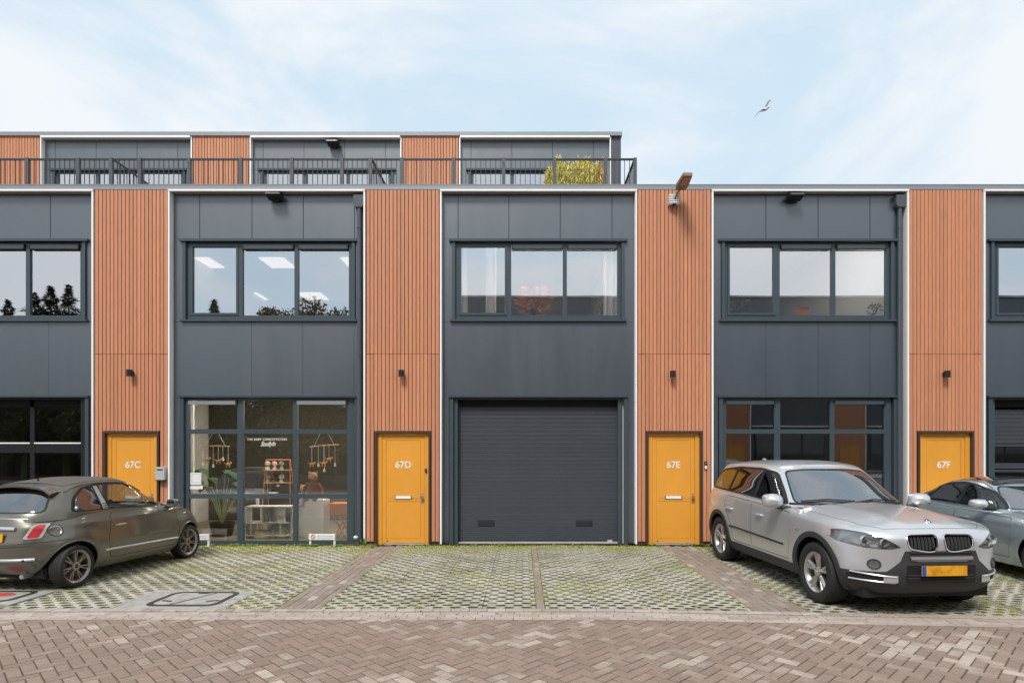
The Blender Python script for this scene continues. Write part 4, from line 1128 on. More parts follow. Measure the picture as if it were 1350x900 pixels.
# ------------------------------------------------------------------ the baby shop behind the glass of 67C
YS = 12.7
def sx(px, Y=YS): return PX(px, Y)
def sz(py, Y=YS): return PZ(py, Y)
M_SHELF = mat('white lacquer', (0.78, 0.78, 0.76), 0.4)
x0, x1 = sx(322), sx(385); zt = sz(667); zb = 0.02
t = thing('display_shelf', ((x0 + x1) / 2, YS, 0.02), 'low white cubby shelf behind the middle panes of the baby shop', 'shelf')
w = x1 - x0; H = zt - zb; a = -w / 2
zm = sz(690) - zb; th = 0.025
for z in (0.06, zm, H - th): MB().box(a, 0, z, a + w, 0.32, z + th).build('shelf_board', M_SHELF, t)
for x, z0_, z1_ in ((0, 0, H), (w - th, 0, H), (sx(343) - x0, zm + th, H - th), (sx(330) - x0, 0.06 + th, zm), (sx(368.5) - x0, 0.06 + th, zm)):
    MB().box(a + x, 0.002, z0_, a + x + th, 0.318, z1_).build('side_panel', M_SHELF, t)
MB().box(a + 0.35, 0.30, 0.08, a + w - .02, 0.315, H - .03).build('back_panel', M_SHELF, t)
def small(name, label, cat, px, py, Y, prof, m, group=None, n=14):
    X, Z = XZ(px, py, Y)
    o = MB().lathe(prof, n).build(name, m, None, smooth=True, loc=(X, Y, Z)); tag(o, label, cat, group); return o
TP, TB_, TG = mat('pink card', (0.62, 0.38, 0.34), .7), mat('cream knit', (0.55, 0.48, 0.38), .9), mat('sage toy', (0.25, 0.33, 0.24), .7)
for (px, py, wd, hh, m, nm, lb, ct) in ((371, 688, .18, .30, M_SHELF, 'picture_card', 'white picture card with pink print in the upper right cubby of the shelf', 'card'),
                                   (351, 687.5, .10, .10, TG, 'wooden_toy', 'small sage green toy in the upper right cubby of the shelf', 'toy'),
                                   (339, 666, .06, .15, M_SHELF, 'candle_holder', 'small white cup standing on top of the shelf', 'cup')):
    X, Z = XZ(px, py, YS + .1)
    o = MB().prism([(-wd / 2, 0), (wd / 2, 0), (wd / 2 * .94, hh * .5), (wd / 2, hh), (-wd / 2, hh), (-wd / 2 * .94, hh * .5)], 0, .03).build(nm, m, None, loc=(X, YS + .1, Z)); tag(o, lb, ct)
X, Z = XZ(371, 686, YS + .09)
o = MB().box(-.05, 0, 0.02, .05, .004, .12).build('card_print', TP, bpy.data.objects['picture_card'], loc=(0, -.006, 0.02))
small('knitted_basket', 'cream knitted basket in the lower cubby of the shelf', 'basket', 346, 711.5, YS + .12, [(0, 0), (.14, 0), (.18, .08), (.16, .2), (.14, .2), (.15, .09), (0, .03)], TB_)
small('toy_tree', 'small dark green toy tree in the lower cubby of the shelf', 'toy', 361, 711.5, YS + .1, [(0, 0), (.05, 0), (.012, .05), (.06, .06), (0, .2)], TG)
small('toy_figure', 'small dark figure in the lower right cubby of the shelf', 'toy', 379, 711.5, YS + .1, [(0, 0), (.05, 0), (.04, .12), (.015, .15), (.04, .2), (.03, .25), (0, .27)], M_RUST)

t = thing('pedestal', (sx(414), YS, 0.02), 'tall white display pedestal behind the right pane of the baby shop', 'pedestal')
MB().box(-0.20, 0, 0, 0.20, .40, sz(659) - .02).build('body', M_SHELF, t); MB().box(-0.18, 0.02, sz(659) - .018, 0.18, .38, sz(659)).build('top_plate', M_SHELF, t)
t = thing('pedestal', (sx(397), YS + .25, 0.02), 'second white pedestal half behind the window post, left of the tall one', 'pedestal')
MB().box(-0.15, 0, 0, 0.14, .3, sz(668) - .02).build('body', M_SHELF, t); MB().box(-0.13, 0.02, sz(668) - .018, 0.12, .28, sz(668)).build('top_plate', M_SHELF, t)

# toys on the pedestal: plush bear and a lilac doll
def plush(px, pyb, Y, h, m, m2, label):
    X, Z = XZ(px, pyb, Y)
    t = thing('plush_toy', (X, Y, Z), label, 'plush toy')
    mb = MB(); mb.ball((0, 0, h * .34), (h * .22, h * .17, h * .34), 14); mb.build('body', m, t, smooth=True)
    mb = MB(); mb.ball((0, -.01, h * .80), (h * .17, h * .15, h * .17), 14); mb.ball((0, -h * .15, h * .76), (h * .07, h * .05, h * .05), 8); mb.build('head', m2, t, smooth=True)
    for s in (-1, 1):
        mb = MB(); mb.ball((s * h * .13, 0, h * .95), (h * .05, h * .03, h * .05), 8); mb.build('ear', m2, t, smooth=True)
        MB().tube([(s * h * .16, 0, h * .58), (s * h * .30, -.02, h * .40), (s * h * .33, -.03, h * .22)], [h * .07, h * .06, h * .05], 8).build('arm', m, t, smooth=True)
        MB().tube([(s * h * .10, -.02, h * .10), (s * h * .16, -.14 * h / .4, h * .06), (s * h * .17, -.3 * h, h * .05)], [h * .09, h * .08, h * .07], 8).build('leg', m, t, smooth=True)
plush(413, 659, YS + .15, 0.62, mat('brown knit', (0.22, 0.12, 0.08), .95), mat('tan plush', (0.36, 0.22, 0.14), .95), 'large brown plush toy sitting on the tall white pedestal')
plush(401, 668, YS + .3, 0.5, mat('lilac cloth', (0.30, 0.30, 0.45), .95), mat('tan plush', (0.36, 0.22, 0.14), .95), 'lilac dressed doll left of the large brown plush toy')

# basket on crossed legs
X = sx(447); t = thing('basket_stand', (X, YS, 0.02), 'orange wicker basket on crossed wooden legs, behind the right pane of the shop', 'basket stand')
zb_ = sz(678) - .02
mb = MB(); mb.prism([(-.17, zb_), (.17, zb_), (.21, zb_ + .22), (-.21, zb_ + .22)], 0, .45); mb.build('basket', M_WICK, t)
for yy in (.05, .40):
    for s in (-1, 1):
        MB().tube([(s * .15, yy, zb_), (-s * .13, yy, 0.0)], .014, 8).build('leg', M_WICK, t)
MB().tube([(-.23, 0, zb_ + .22), (.23, 0, zb_ + .22), (.23, .45, zb_ + .22), (-.23, .45, zb_ + .22)], .016, 8, close=True).build('basket_rim', M_WICK, t)

# copper ladder rack
X0, X1 = PX(347, 13.6), PX(379, 13.6); zt = PZ(607, 13.6)
t = thing('ladder_rack', ((X0 + X1) / 2, 13.6, 0.02), 'copper ladder rack with small toys behind the middle pane of the shop', 'rack'); hw = (X1 - X0) / 2
for s in (-1, 1):
    MB().tube([(s * hw * 1.25, 0, 0), (s * hw, .15, zt)], .013, 8).build('upright', M_COPPER, t)
    MB().tube([(s * hw * 1.25, .5, 0), (s * hw, .17, zt)], .013, 8).build('upright', M_COPPER, t)
MB().tube([(-hw, .16, zt), (hw, .16, zt)], .013, 8).build('top_bar', M_COPPER, t)
for py in (620, 637, 653):
    z = PZ(py, 13.6) - .02; MB().box(-hw * 1.06, .02, z, hw * 1.06, .32, z + .018).build('shelf_board', M_WOOD, t)
for i, (px, py, m, lb) in enumerate(((353, 620, TB_, 'cream wooden doll, left on the top board of the rack'), (362, 620, TP, 'pink mushroom toy in the middle of the top board of the rack'), (371, 620, TG, 'sage tree toy, right on the top board of the rack'),
                                     (353, 637, M_WOOD, 'wooden doll, left on the second board of the rack'), (362, 637, M_RUST, 'brown bear shaped toy in the middle of the second board of the rack'), (371, 637, TB_, 'cream toy, right on the second board of the rack'), (361, 653, M_SHELF, 'white bowl on the lowest board of the rack'))):
    hsc = .22 if i < 6 else .08
    prof = [(0, 0), (.05, 0), (.035, hsc * .4), (.02, hsc * .5), (.06, hsc * .6), (.055, hsc * .85), (0, hsc)] if i != 6 else [(0, 0), (.05, 0), (.12, .07), (.11, .08), (.04, .02), (0, .02)]
    small('shelf_toy' if i < 6 else 'bowl', lb, 'toy' if i < 6 else 'bowl', px, py, 13.75, prof, m)

# hanging mobiles
def mobile(px0, px1, py0, py1, apex_px, apex_py, strings, label, Y=12.75):
    x0, z0 = XZ(px0, py0, Y); x1, z1 = XZ(px1, py1, Y); ax, az = XZ(apex_px, apex_py, Y)
    t = thing('baby_mobile', (ax, Y, az), label, 'baby mobile')
    P = lambda x, z: (x - ax, 0, z - az)
    MB().tube([P(x0, z0), P((x0 + x1) / 2, (z0 + z1) / 2 + .01), P(x1, z1)], .013, 8).build('bar', M_WOOD, t)
    for f in (.15, .85):
        MB().tube([P(x0 + (x1 - x0) * f, z0 + (z1 - z0) * f), P(ax + (.06 if f > .5 else -.06), az + .1)], .003, 5).build('cord', M_CURT, t)
    for i, (f, l, kd) in enumerate(strings):
        xx, zz = x0 + (x1 - x0) * f, z0 + (z1 - z0) * f
        s_ = MB().tube([P(xx, zz), P(xx, zz - l)], .0035, 5).build('string', M_CURT, t)
        mm = MATS['orange wicker'] if kd == 'a' else M_SHELF
        mb = MB()
        if kd == 'a':
            q = P(xx, zz - l)
            mb.ball((q[0], 0, q[2] - .03), (.055, .03, .035), 10); mb.ball((q[0] + .055, 0, q[2]), (.028, .022, .025), 8)
            for lx in (-.035, .03): mb.tube([(q[0] + lx, 0, q[2] - .04), (q[0] + lx * 1.1, 0, q[2] - .10)], .009, 6)
            mb.tube([(q[0] - .05, 0, q[2] - .02), (q[0] - .09, 0, q[2] + .01)], .006, 5)
            mb.build('felt_animal', mat('felt yellow brown', (0.60, 0.33, 0.12), .95) , t, smooth=True)
        else:
            q = P(xx, zz - l)
            mb.lathe([(0, 0), (.008, -.01), (.026, -.06), (.022, -.085), (0, -.095)], 10, M=Matrix.Translation(q)); mb.build('felt_drop', M_CURT, t, smooth=True)
mobile(265, 303, 588, 588, 284, 577, [(.05, .33, 'd'), (.22, .25, 'a'), (.42, .36, 'd'), (.60, .28, 'a'), (.76, .22, 'd'), (.94, .35, 'a')], 'wooden baby mobile with felt animals hanging behind the left pane')
mobile(408, 447, 589, 586, 427, 575, [(.08, .34, 'a'), (.30, .34, 'd'), (.48, .34, 'a'), (.50, .46, 'd'), (.66, .26, 'a'), (.86, .36, 'd')], 'wooden baby mobile with felt animals hanging behind the right pane')

# big potted banana plant
X = PX(293, 13.2)
t = thing('banana_plant', (X, 13.2, 0.02), 'broad-leaved banana plant in a dark pot behind the left panes of the shop', 'plant')
MB().lathe([(0, 0), (.20, 0), (.26, .30), (.24, .30), (.22, .26), (0, .25)], 24).build('pot', mat('dark basket pot', (0.05, 0.035, 0.025), .8, var=.3, vscale=40), t, smooth=True)
ML = mat('banana leaf', (0.05, 0.12, 0.045), .4, var=.3, vscale=6)
for i, (dx, dz, l, az_) in enumerate(((-.55, 1.6, .75, 200), (-.25, 1.35, .7, 250), (.35, 1.2, .7, -30), (.1, 1.6, .6, 300), (-.45, 1.1, .6, 220), (.50, .9, .6, 10), (-.7, 1.3, .6, 10), (.25, 1.5, .7, 10))):
    MB().tube([(0, 0, .25), (dx * .3, 0, .25 + dz * .4), (dx * .6, 0, dz * .72 + .2)], [.016, .012, .008], 6).build('stem', mat('pale stem', (0.25, 0.33, 0.12), .6), t, smooth=True)
    vs = []; fs = []; n = 8
    for k in range(n + 1):
        u = k / n; w = .19 * math.sin(math.pi * min(1, u * 1.05)) ** .7
        px_ = dx * .6 + (dx * .9) * u * .6; pz_ = dz * .72 + .2 + l * (u * .7 - u * u * .75)
        vs += [(px_, -w, pz_ - .03), (px_, 0, pz_), (px_ + .02, w, pz_ - .03)]
    for k in range(n): fs += [(3 * k, 3 * k + 1, 3 * k + 4, 3 * k + 3), (3 * k + 1, 3 * k + 2, 3 * k + 5, 3 * k + 4)]
    MB().add(vs, fs).build('leaf', ML, t, smooth=True, fix=False)

# print on the glass
gx = UX['67C']
def on_glass(o, label, cat): tag(o, label, cat); return o
X, Z = XZ(352, 579, 12.165)
on_glass(blob_text('THE BABY CONCEPTSTORE', 0.062, M_TXT, 'window_lettering', None, (X, 12.165, Z), space=1.25, width=0.80), 'white shop name lettering on the middle pane', 'lettering')
X, Z = XZ(353, 585, 12.165)
on_glass(blob_text('Studlyfn', 0.135, M_TXT, 'window_script', None, (X, 12.165, Z), shear=0.5, width=0.30), 'white handwritten word under the shop name on the glass', 'lettering')
X, Z = XZ(258, 630.5, 12.166)
t = thing('window_notice', (X, 12.166, Z), 'square white notice stuck on the left pane of the shop', 'notice')
MB().box(-.11, 0, -.12, .11, .003, .12).build('sheet', M_SHELF, t)
mb = MB()
for q in range(2): mb.box(-.08, -.002, .085 - q * .17, .08, 0, .093 - q * .17); mb.box(-.08 + q * .16, -.002, -.085, -.072 + q * .152, 0, .093)
mb.build('printed_border', mat('pale grey print', (.45, .46, .46), .6), t)
X, Z = XZ(258, 642.5, 12.166)
o = MB().box(-.14, 0, -.03, .14, .003, .03).build('window_strip', M_SHELF, None, loc=(X, 12.166, Z)); tag(o, 'narrow white strip notice under the square one', 'notice')

# little boards in front of the panes
M_BOARD = mat('white board', (0.80, 0.80, 0.79), 0.4)
def small_board(pxa, pxb, label, group='low white no-parking boards', Y=11.80):
    xa, xb = PX(pxa, Y), PX(pxb, Y); zt = PZ(703.5, Y); zb_ = PZ(711, Y)
    t = thing('parking_board', ((xa + xb) / 2, Y, 0), label, 'sign', group); h = (xb - xa) / 2
    MB().box(-h, 0, zb_, h, .02, zt).build('board', M_BOARD, t)
    for s in (-1, 1):
        a_, b_ = sorted((s * h, s * (h - .035))); MB().box(a_, .021, 0, b_, .05, zt + .0).build('leg', M_BOARD, t)
    r = .045; c_ = (-h + .085, zb_ + (zt - zb_) / 2)
    mb = MB(); mb.lathe([(r, -.004), (r, -.001), (r * .72, -.001), (r * .72, -.004), (r, -.004)], 20, 'y', M=Matrix.Translation((c_[0], 0, c_[1]))); mb.box(-r * .8, -.004, -.006, r * .8, -.001, .006, M=Matrix.Translation((c_[0], 0, c_[1])) @ Matrix.Rotation(R(45), 4, 'Y'))
    mb.build('prohibition_ring', mat('sign red', (.6, .04, .04), .5), t)
    mb = MB()
    for q in range(2): mb.box(-h + .16, -.003, c_[1] + .012 - q * .035, h - .03, -.0005, c_[1] + .022 - q * .035)
    mb.build('text_lines', mat('grey print', (.35, .36, .40), .6), t)
small_board(407, 441.5, 'low white no-parking board in front of the right panes of the shop')
small_board(241, 275, 'low white no-parking board half hidden by the hatchback nose')
# gully cap beside the downpipe
X = PX(471, 11.85)
t = thing('rain_gully', (X, 11.85, 0), 'small grey gully cap with tufts of weed at the foot of the downpipe', 'gully')
MB().tube([(0, .05, 0), (0, .05, .13)], .045, 14).build('pipe_stub', M_PIPE, t, smooth=True)
mb = MB(); mb.ball((-.03, 0, .17), (.05, .045, .04), 12); mb.build('cap', M_ZINC, t, smooth=True)
mb = MB(); rr = random.Random(9)
for _ in range(50):
    a = rr.uniform(0, 6.28); l = rr.uniform(.05, .16); mb.add([(.10, .05, 0), (.10 + math.cos(a) * l * .4, .05 + math.sin(a) * l * .3, l), (.10 + math.cos(a) * l * .55 + .015, .05 + math.sin(a) * l * .4, l * .7)], [(0, 1, 2)])
mb.build('weed_tuft', MATS['weed leaves'], t, fix=False)

# ------------------------------------------------------------------ gull
X, Z = XZ(1008, 144.5, 40)
t = thing('gull', (X, 40, Z), 'grey gull gliding over the roof with wings spread', 'bird')
MBd = mat('gull grey', (0.20, 0.22, 0.24), .7); MBw = mat('gull white', (0.7, 0.7, 0.7), .7)
rot = Matrix.Rotation(R(-20), 4, 'Z') @ Matrix.Rotation(R(-35), 4, 'Y')
mb = MB(); mb.ball((0, 0, 0), (.085, .24, .075), 12); mb.ball((0, -.24, .03), (.05, .07, .045), 10); mb.tube([(0, -.29, .03), (0, -.35, .02)], [.014, .004], 6); mb.tube([(0, .2, 0), (0, .36, .01)], [.05, .02], 6)
mb.build('body', MBw, t, smooth=True)
for s, hh in ((1, .14), (-1, -.02)):
    vs = []; fs = []
    for u, c, y, z in ((.06, .16, 0, .03), (.25, .17, -.05, .10 + hh * .4), (.42, .14, -.04, .10 + hh), (.60, .07, .04, .04 + hh), (.72, .015, .10, -.02 + hh)):
        vs += [(s * u, y - c / 2, z), (s * u, y + c / 2, z - .01), (s * u, y, z + .018)]
    for k in range(4): fs += [(3 * k, 3 * k + 2, 3 * k + 5, 3 * k + 3), (3 * k + 2, 3 * k + 1, 3 * k + 4, 3 * k + 5), (3 * k + 1, 3 * k, 3 * k + 3, 3 * k + 4)]
    MB().add(vs, fs).build('wing', MBd, t)
t.rotation_euler = (R(10), R(-38), R(25)); t.scale = (1.35, 1.35, 1.35)
# ------------------------------------------------------------------ cars
def carpaint(name, c, metal=0.55, rough=0.32, coat=1.0):
    m = mat(name, c, rough=rough, metal=metal, coat=coat, var=0.02, vscale=2)
    return m
M_TYRE = mat('tyre rubber', (0.018, 0.018, 0.018), rough=0.75, var=0.3, vscale=30)
M_TRIM = mat('black textured bumper plastic', (0.035, 0.036, 0.038), rough=0.6, var=0.1, vscale=30)
M_CHROME = mat('chrome', (0.75, 0.75, 0.76), rough=0.12, metal=1.0)
M_SATIN = mat('satin silver plastic', (0.55, 0.56, 0.57), rough=0.35, metal=0.6)
M_GAP = mat('black rubber', (0.01, 0.01, 0.01), rough=0.7)
M_CABIN = mat('dark cabin cloth', (0.03, 0.03, 0.032), rough=0.9)
M_LAMPIN = mat('headlamp reflector', (0.55, 0.56, 0.58), rough=0.25, metal=0.7)
G_CAR = glass('car side glass', 0.07, (0.86, 0.90, 0.90), refl1=0.55)
G_TINT = glass('privacy glass', 0.22, (0.10, 0.10, 0.10))
G_WIND = glass('car windscreen', 0.30, (0.55, 0.62, 0.60))
G_LENS = glass('clear lamp lens', 0.10, (0.92, 0.93, 0.94))
M_PLATE = mat('blurred yellow plate', (0.75, 0.36, 0.01), rough=0.5, color2=(0.50, 0.22, 0.01), c2scale=14, c2lo=0.42, c2hi=0.60)
M_PBLUE = mat('plate blue', (0.02, 0.09, 0.40), rough=0.5)
M_RED = mat('red lamp plastic', (0.48, 0.035, 0.04), rough=0.12, coat=0.6)

def herm(xk, yk):
    xk = np.array(xk, float); yk = np.array(yk, float)
    d = np.diff(yk) / np.diff(xk); m = np.zeros(len(xk))
    m[0] = d[0]; m[-1] = d[-1]
    for i in range(1, len(xk) - 1):
        m[i] = 0 if d[i - 1] * d[i] <= 0 else 2 * d[i - 1] * d[i] / (d[i - 1] + d[i])
    def f(x):
        x = min(max(x, xk[0]), xk[-1]); i = min(int(np.searchsorted(xk, x, side='right')) - 1, len(xk) - 2)
        h = xk[i + 1] - xk[i]; t = (x - xk[i]) / h
        return float((2*t**3 - 3*t*t + 1) * yk[i] + (t**3 - 2*t*t + t) * h * m[i] + (-2*t**3 + 3*t*t) * yk[i + 1] + (t**3 - t*t) * h * m[i + 1])
    return f
def tf(rows):
    """rows of (key, a, b, c..) -> list of interpolators"""
    k = [r[0] for r in rows]
    return [herm(k, [r[j] for r in rows]) for j in range(1, len(rows[0]))]

def template(nf, mf, nr, mr, N=84):
    pts = []
    for i in range(2001):
        t = math.pi * i / 2000; c, s = -math.cos(t), math.sin(t)
        n, m = (nf, mf) if c > 0 else (nr, mr)
        pts.append((math.copysign(abs(c) ** (2 / n), c), abs(s) ** (2 / m)))
    P = np.array(pts); d = np.r_[0, np.cumsum(np.hypot(np.diff(P[:, 0]) * 2.4, np.diff(P[:, 1])))]
    u = np.linspace(0, d[-1], N + 1)
    return list(zip(np.interp(u, d, P[:, 0]), np.interp(u, d, P[:, 1])))

def loft(T, rows, zb, zs, lid, zc, nlev=26, nlid=16, mod=None, bottom=True, capk=2.2):
    """closed shell: side levels from rows (g, halfwidth, xf, xr), then a domed lid; returns a bmesh"""
    fw, fxf, fxr = tf(rows)
    N = len(T) - 1
    loops = []
    def ring(w, xf, xr, zfun, g):
        half = []
        for X, Y in T:
            x = (xf + xr) / 2 + (xf - xr) / 2 * X; y = Y * w
            z = zfun(x)
            if mod: x, y, z = mod(x, y, z, g)
            half.append((x, y, z))
        return half
    for i in range(nlev + 1):
        g = i / nlev
        loops.append(ring(fw(g), fxf(g), fxr(g), lambda x: zb(x) + (zs(x) - zb(x)) * g, g))
    w1, xf1, xr1 = fw(1), fxf(1), fxr(1)
    for i in range(1, nlid + 1):
        k = math.cos(math.pi / 2 * i / nlid) ** 0.9 if i < nlid else 0.0
        xf, xr = xf1 - (1 - k) * lid[0], xr1 + (1 - k) * lid[1]
        loops.append(ring(w1 * k, xf, xr, lambda x: zs(x) + (zc(x) - zs(x)) * (1 - k ** capk), 1 + (1 - k)))
    bm = bmesh.new(); V = []
    for L_ in loops:
        row = []
        for (x, y, z) in L_: row.append(bm.verts.new((x, y, z)))
        for (x, y, z) in L_[-2:0:-1]: row.append(bm.verts.new((x, -y, z)))
        V.append(row)
    M = len(V[0])
    for a, b in zip(V[:-1], V[1:]):
        for i in range(M):
            j = (i + 1) % M
            try: bm.faces.new((a[i], a[j], b[j], b[i]))
            except ValueError: pass
    if bottom: bm.faces.new(V[0][::-1])
    bmesh.ops.remove_doubles(bm, verts=bm.verts[:], dist=1e-5)
    bmesh.ops.recalc_face_normals(bm, faces=bm.faces[:])
    return bm

AX = {'side': (0, 2), 'front': (1, 2), 'top': (0, 1)}
def inside(p, poly):
    x, y = p; c = False; n = len(poly)
    for i in range(n):
        x1, y1 = poly[i]; x2, y2 = poly[(i + 1) % n]
        if (y1 > y) != (y2 > y) and x < (x2 - x1) * (y - y1) / (y2 - y1) + x1: c = not c
    return c
def smoothpoly(poly, r=0.3, n=3):
    """round the corners of a polygon"""
    out = []
    N = len(poly)
    for i in range(N):
        p0, p, p1 = Vector(poly[i - 1]), Vector(poly[i]), Vector(poly[(i + 1) % N])
        a = p + (p0 - p) * min(r / max((p0 - p).length, 1e-6), .45); b = p + (p1 - p) * min(r / max((p1 - p).length, 1e-6), .45)
        for k in range(n + 1):
            t = k / n; q = a * (1 - t) ** 2 + p * 2 * t * (1 - t) + b * t * t; out.append((q.x, q.y))
    return out
def inset(poly, d):
    N = len(poly); out = []
    A = sum(poly[i][0] * poly[(i + 1) % N][1] - poly[(i + 1) % N][0] * poly[i][1] for i in range(N))
    s = 1 if A > 0 else -1
    for i in range(N):
        p0, p, p1 = Vector(poly[i - 1]), Vector(poly[i]), Vector(poly[(i + 1) % N])
        e0, e1 = (p - p0), (p1 - p)
        if e0.length < 1e-7 or e1.length < 1e-7: out.append(tuple(p)); continue
        e0.normalize(); e1.normalize()
        n = Vector((-e0.y - e1.y, e0.x + e1.x))
        if n.length < 1e-6: out.append(tuple(p)); continue
        n.normalize(); k = max(0.35, n.dot(Vector((-e0.y, e0.x))))
        out.append(tuple(p + n * (s * d / k)))
    return out
def circle(cx, cz, r, n=28, a0=0, a1=360): return [(cx + r * math.cos(R(a0 + (a1 - a0) * k / n)), cz + r * math.sin(R(a0 + (a1 - a0) * k / n))) for k in range(n)]
def mir(poly): return [(-a, b) for a, b in poly][::-1]

def cutpoly(bm, poly, proj, pred):
    ia, ib = AX[proj]; n = len(poly)
    xs_ = [p[0] for p in poly]; zs_ = [p[1] for p in poly]
    x0, x1, z0, z1 = min(xs_), max(xs_), min(zs_), max(zs_)
    for i in range(n):
        p, q = poly[i], poly[(i + 1) % n]
        if abs(p[0] - q[0]) + abs(p[1] - q[1]) < 1e-5: continue
        a0, a1 = min(p[0], q[0]) - .03, max(p[0], q[0]) + .03; b0, b1 = min(p[1], q[1]) - .03, max(p[1], q[1]) + .03
        fs = []
        for f in bm.faces:
            if not pred(f): continue
            va = [v.co[ia] for v in f.verts]; vb = [v.co[ib] for v in f.verts]
            if max(va) < a0 or min(va) > a1 or max(vb) < b0 or min(vb) > b1: continue
            fs.append(f)
        if not fs: continue
        co = Vector((0, 0, 0)); co[ia] = p[0]; co[ib] = p[1]
        no = Vector((0, 0, 0)); no[ia] = -(q[1] - p[1]); no[ib] = q[0] - p[0]
        geom = set(fs)
        for f in fs:
            geom.update(f.edges); geom.update(f.verts)
        bmesh.ops.bisect_plane(bm, geom=list(geom), dist=1e-6, plane_co=co, plane_no=no)
def take(bm, poly, proj, pred):
    ia, ib = AX[proj]
    sel = []
    for f in bm.faces:
        c = f.calc_center_median()
        if pred(f) and inside((c[ia], c[ib]), poly): sel.append(f)
    return sel
def carve(bm, poly, proj, pred, gap=0.0, keep=True):
    """cut the outline into the skin; the inside becomes a new bmesh, a gap of the given width is left"""
    cutpoly(bm, poly, proj, pred)
    inn = poly
    if gap > 0:
        inn = inset(poly, gap); cutpoly(bm, inn, proj, pred)
    fs = take(bm, inn, proj, pred)
    part = bmesh.new()
    if keep:
        mp = {}
        for f in fs:
            vs = []
            for v in f.verts:
                if v not in mp: mp[v] = part.verts.new(v.co)
                vs.append(mp[v])
            try: part.faces.new(vs)
            except ValueError: pass
    kill = set(fs)
    if gap > 0: kill |= set(take(bm, poly, proj, pred))
    bmesh.ops.delete(bm, geom=list(kill), context='FACES')
    part.normal_update()
    return part
def offset(bm, d):
    bm.normal_update()
    for v in bm.verts: v.co += v.normal * d
    return bm
def thicken(bm, t=0.006):
    """give a part edge a little depth, turned inwards"""
    bm.normal_update()
    ed = [e for e in bm.edges if len(e.link_faces) == 1]
    nrm = {v: v.normal.copy() for v in bm.verts}
    r = bmesh.ops.extrude_edge_only(bm, edges=ed)
    vs = [g for g in r['geom'] if isinstance(g, bmesh.types.BMVert)]
    for v in vs:
        best = min((o for e in v.link_edges for o in (e.other_vert(v),) if o in nrm), key=lambda o: (o.co - v.co).length, default=None)
        if best: v.co -= nrm[best] * t
    return bm
def bmo(bm, name, m, parent, ang=32, edge=0.0, **tags):
    if edge: thicken(bm, edge)
    me = bpy.data.meshes.new(name); bm.to_mesh(me); bm.free(); me.materials.append(m)
    shade(me, ang)
    return link(name, me, parent, **tags)

def on_skin(bvh, pts, proj, side=1, off=0.0, far=4.0):
    """project 2D points onto the skin from outside; side/front/top"""
    out = []
    for p in pts:
        if proj == 'side': o, d = Vector((p[0], side * far, p[1])), Vector((0, -side, 0))
        elif proj == 'front': o, d = Vector((side * far, p[0], p[1])), Vector((-side, 0, 0))
        else: o, d = Vector((p[0], p[1], far)), Vector((0, 0, -1))
        hit, n, i, dist = bvh.ray_cast(o, d)
        if hit is None: continue
        if n.dot(d) > 0: n = -n
        out.append(hit + n * off)
    return out
def dense(pts, step=0.04, close=False):
    out = []; P = list(pts) + ([pts[0]] if close else [])
    for a, b in zip(P[:-1], P[1:]):
        n = max(1, int(math.hypot(b[0] - a[0], b[1] - a[1]) / step))
        for k in range(n): out.append((a[0] + (b[0] - a[0]) * k / n, a[1] + (b[1] - a[1]) * k / n))
    if not close: out.append(P[-1])
    return out
def line(bvh, pts, proj, side, r, m, name, parent, off=0.002, close=False, n=6, step=0.04, **tags):
    q = on_skin(bvh, dense(pts, step, close), proj, side, off)
    if len(q) < 2: return None
    return MB().tube(q, r, n, close=close).build(name, m, parent, smooth=True, **tags)

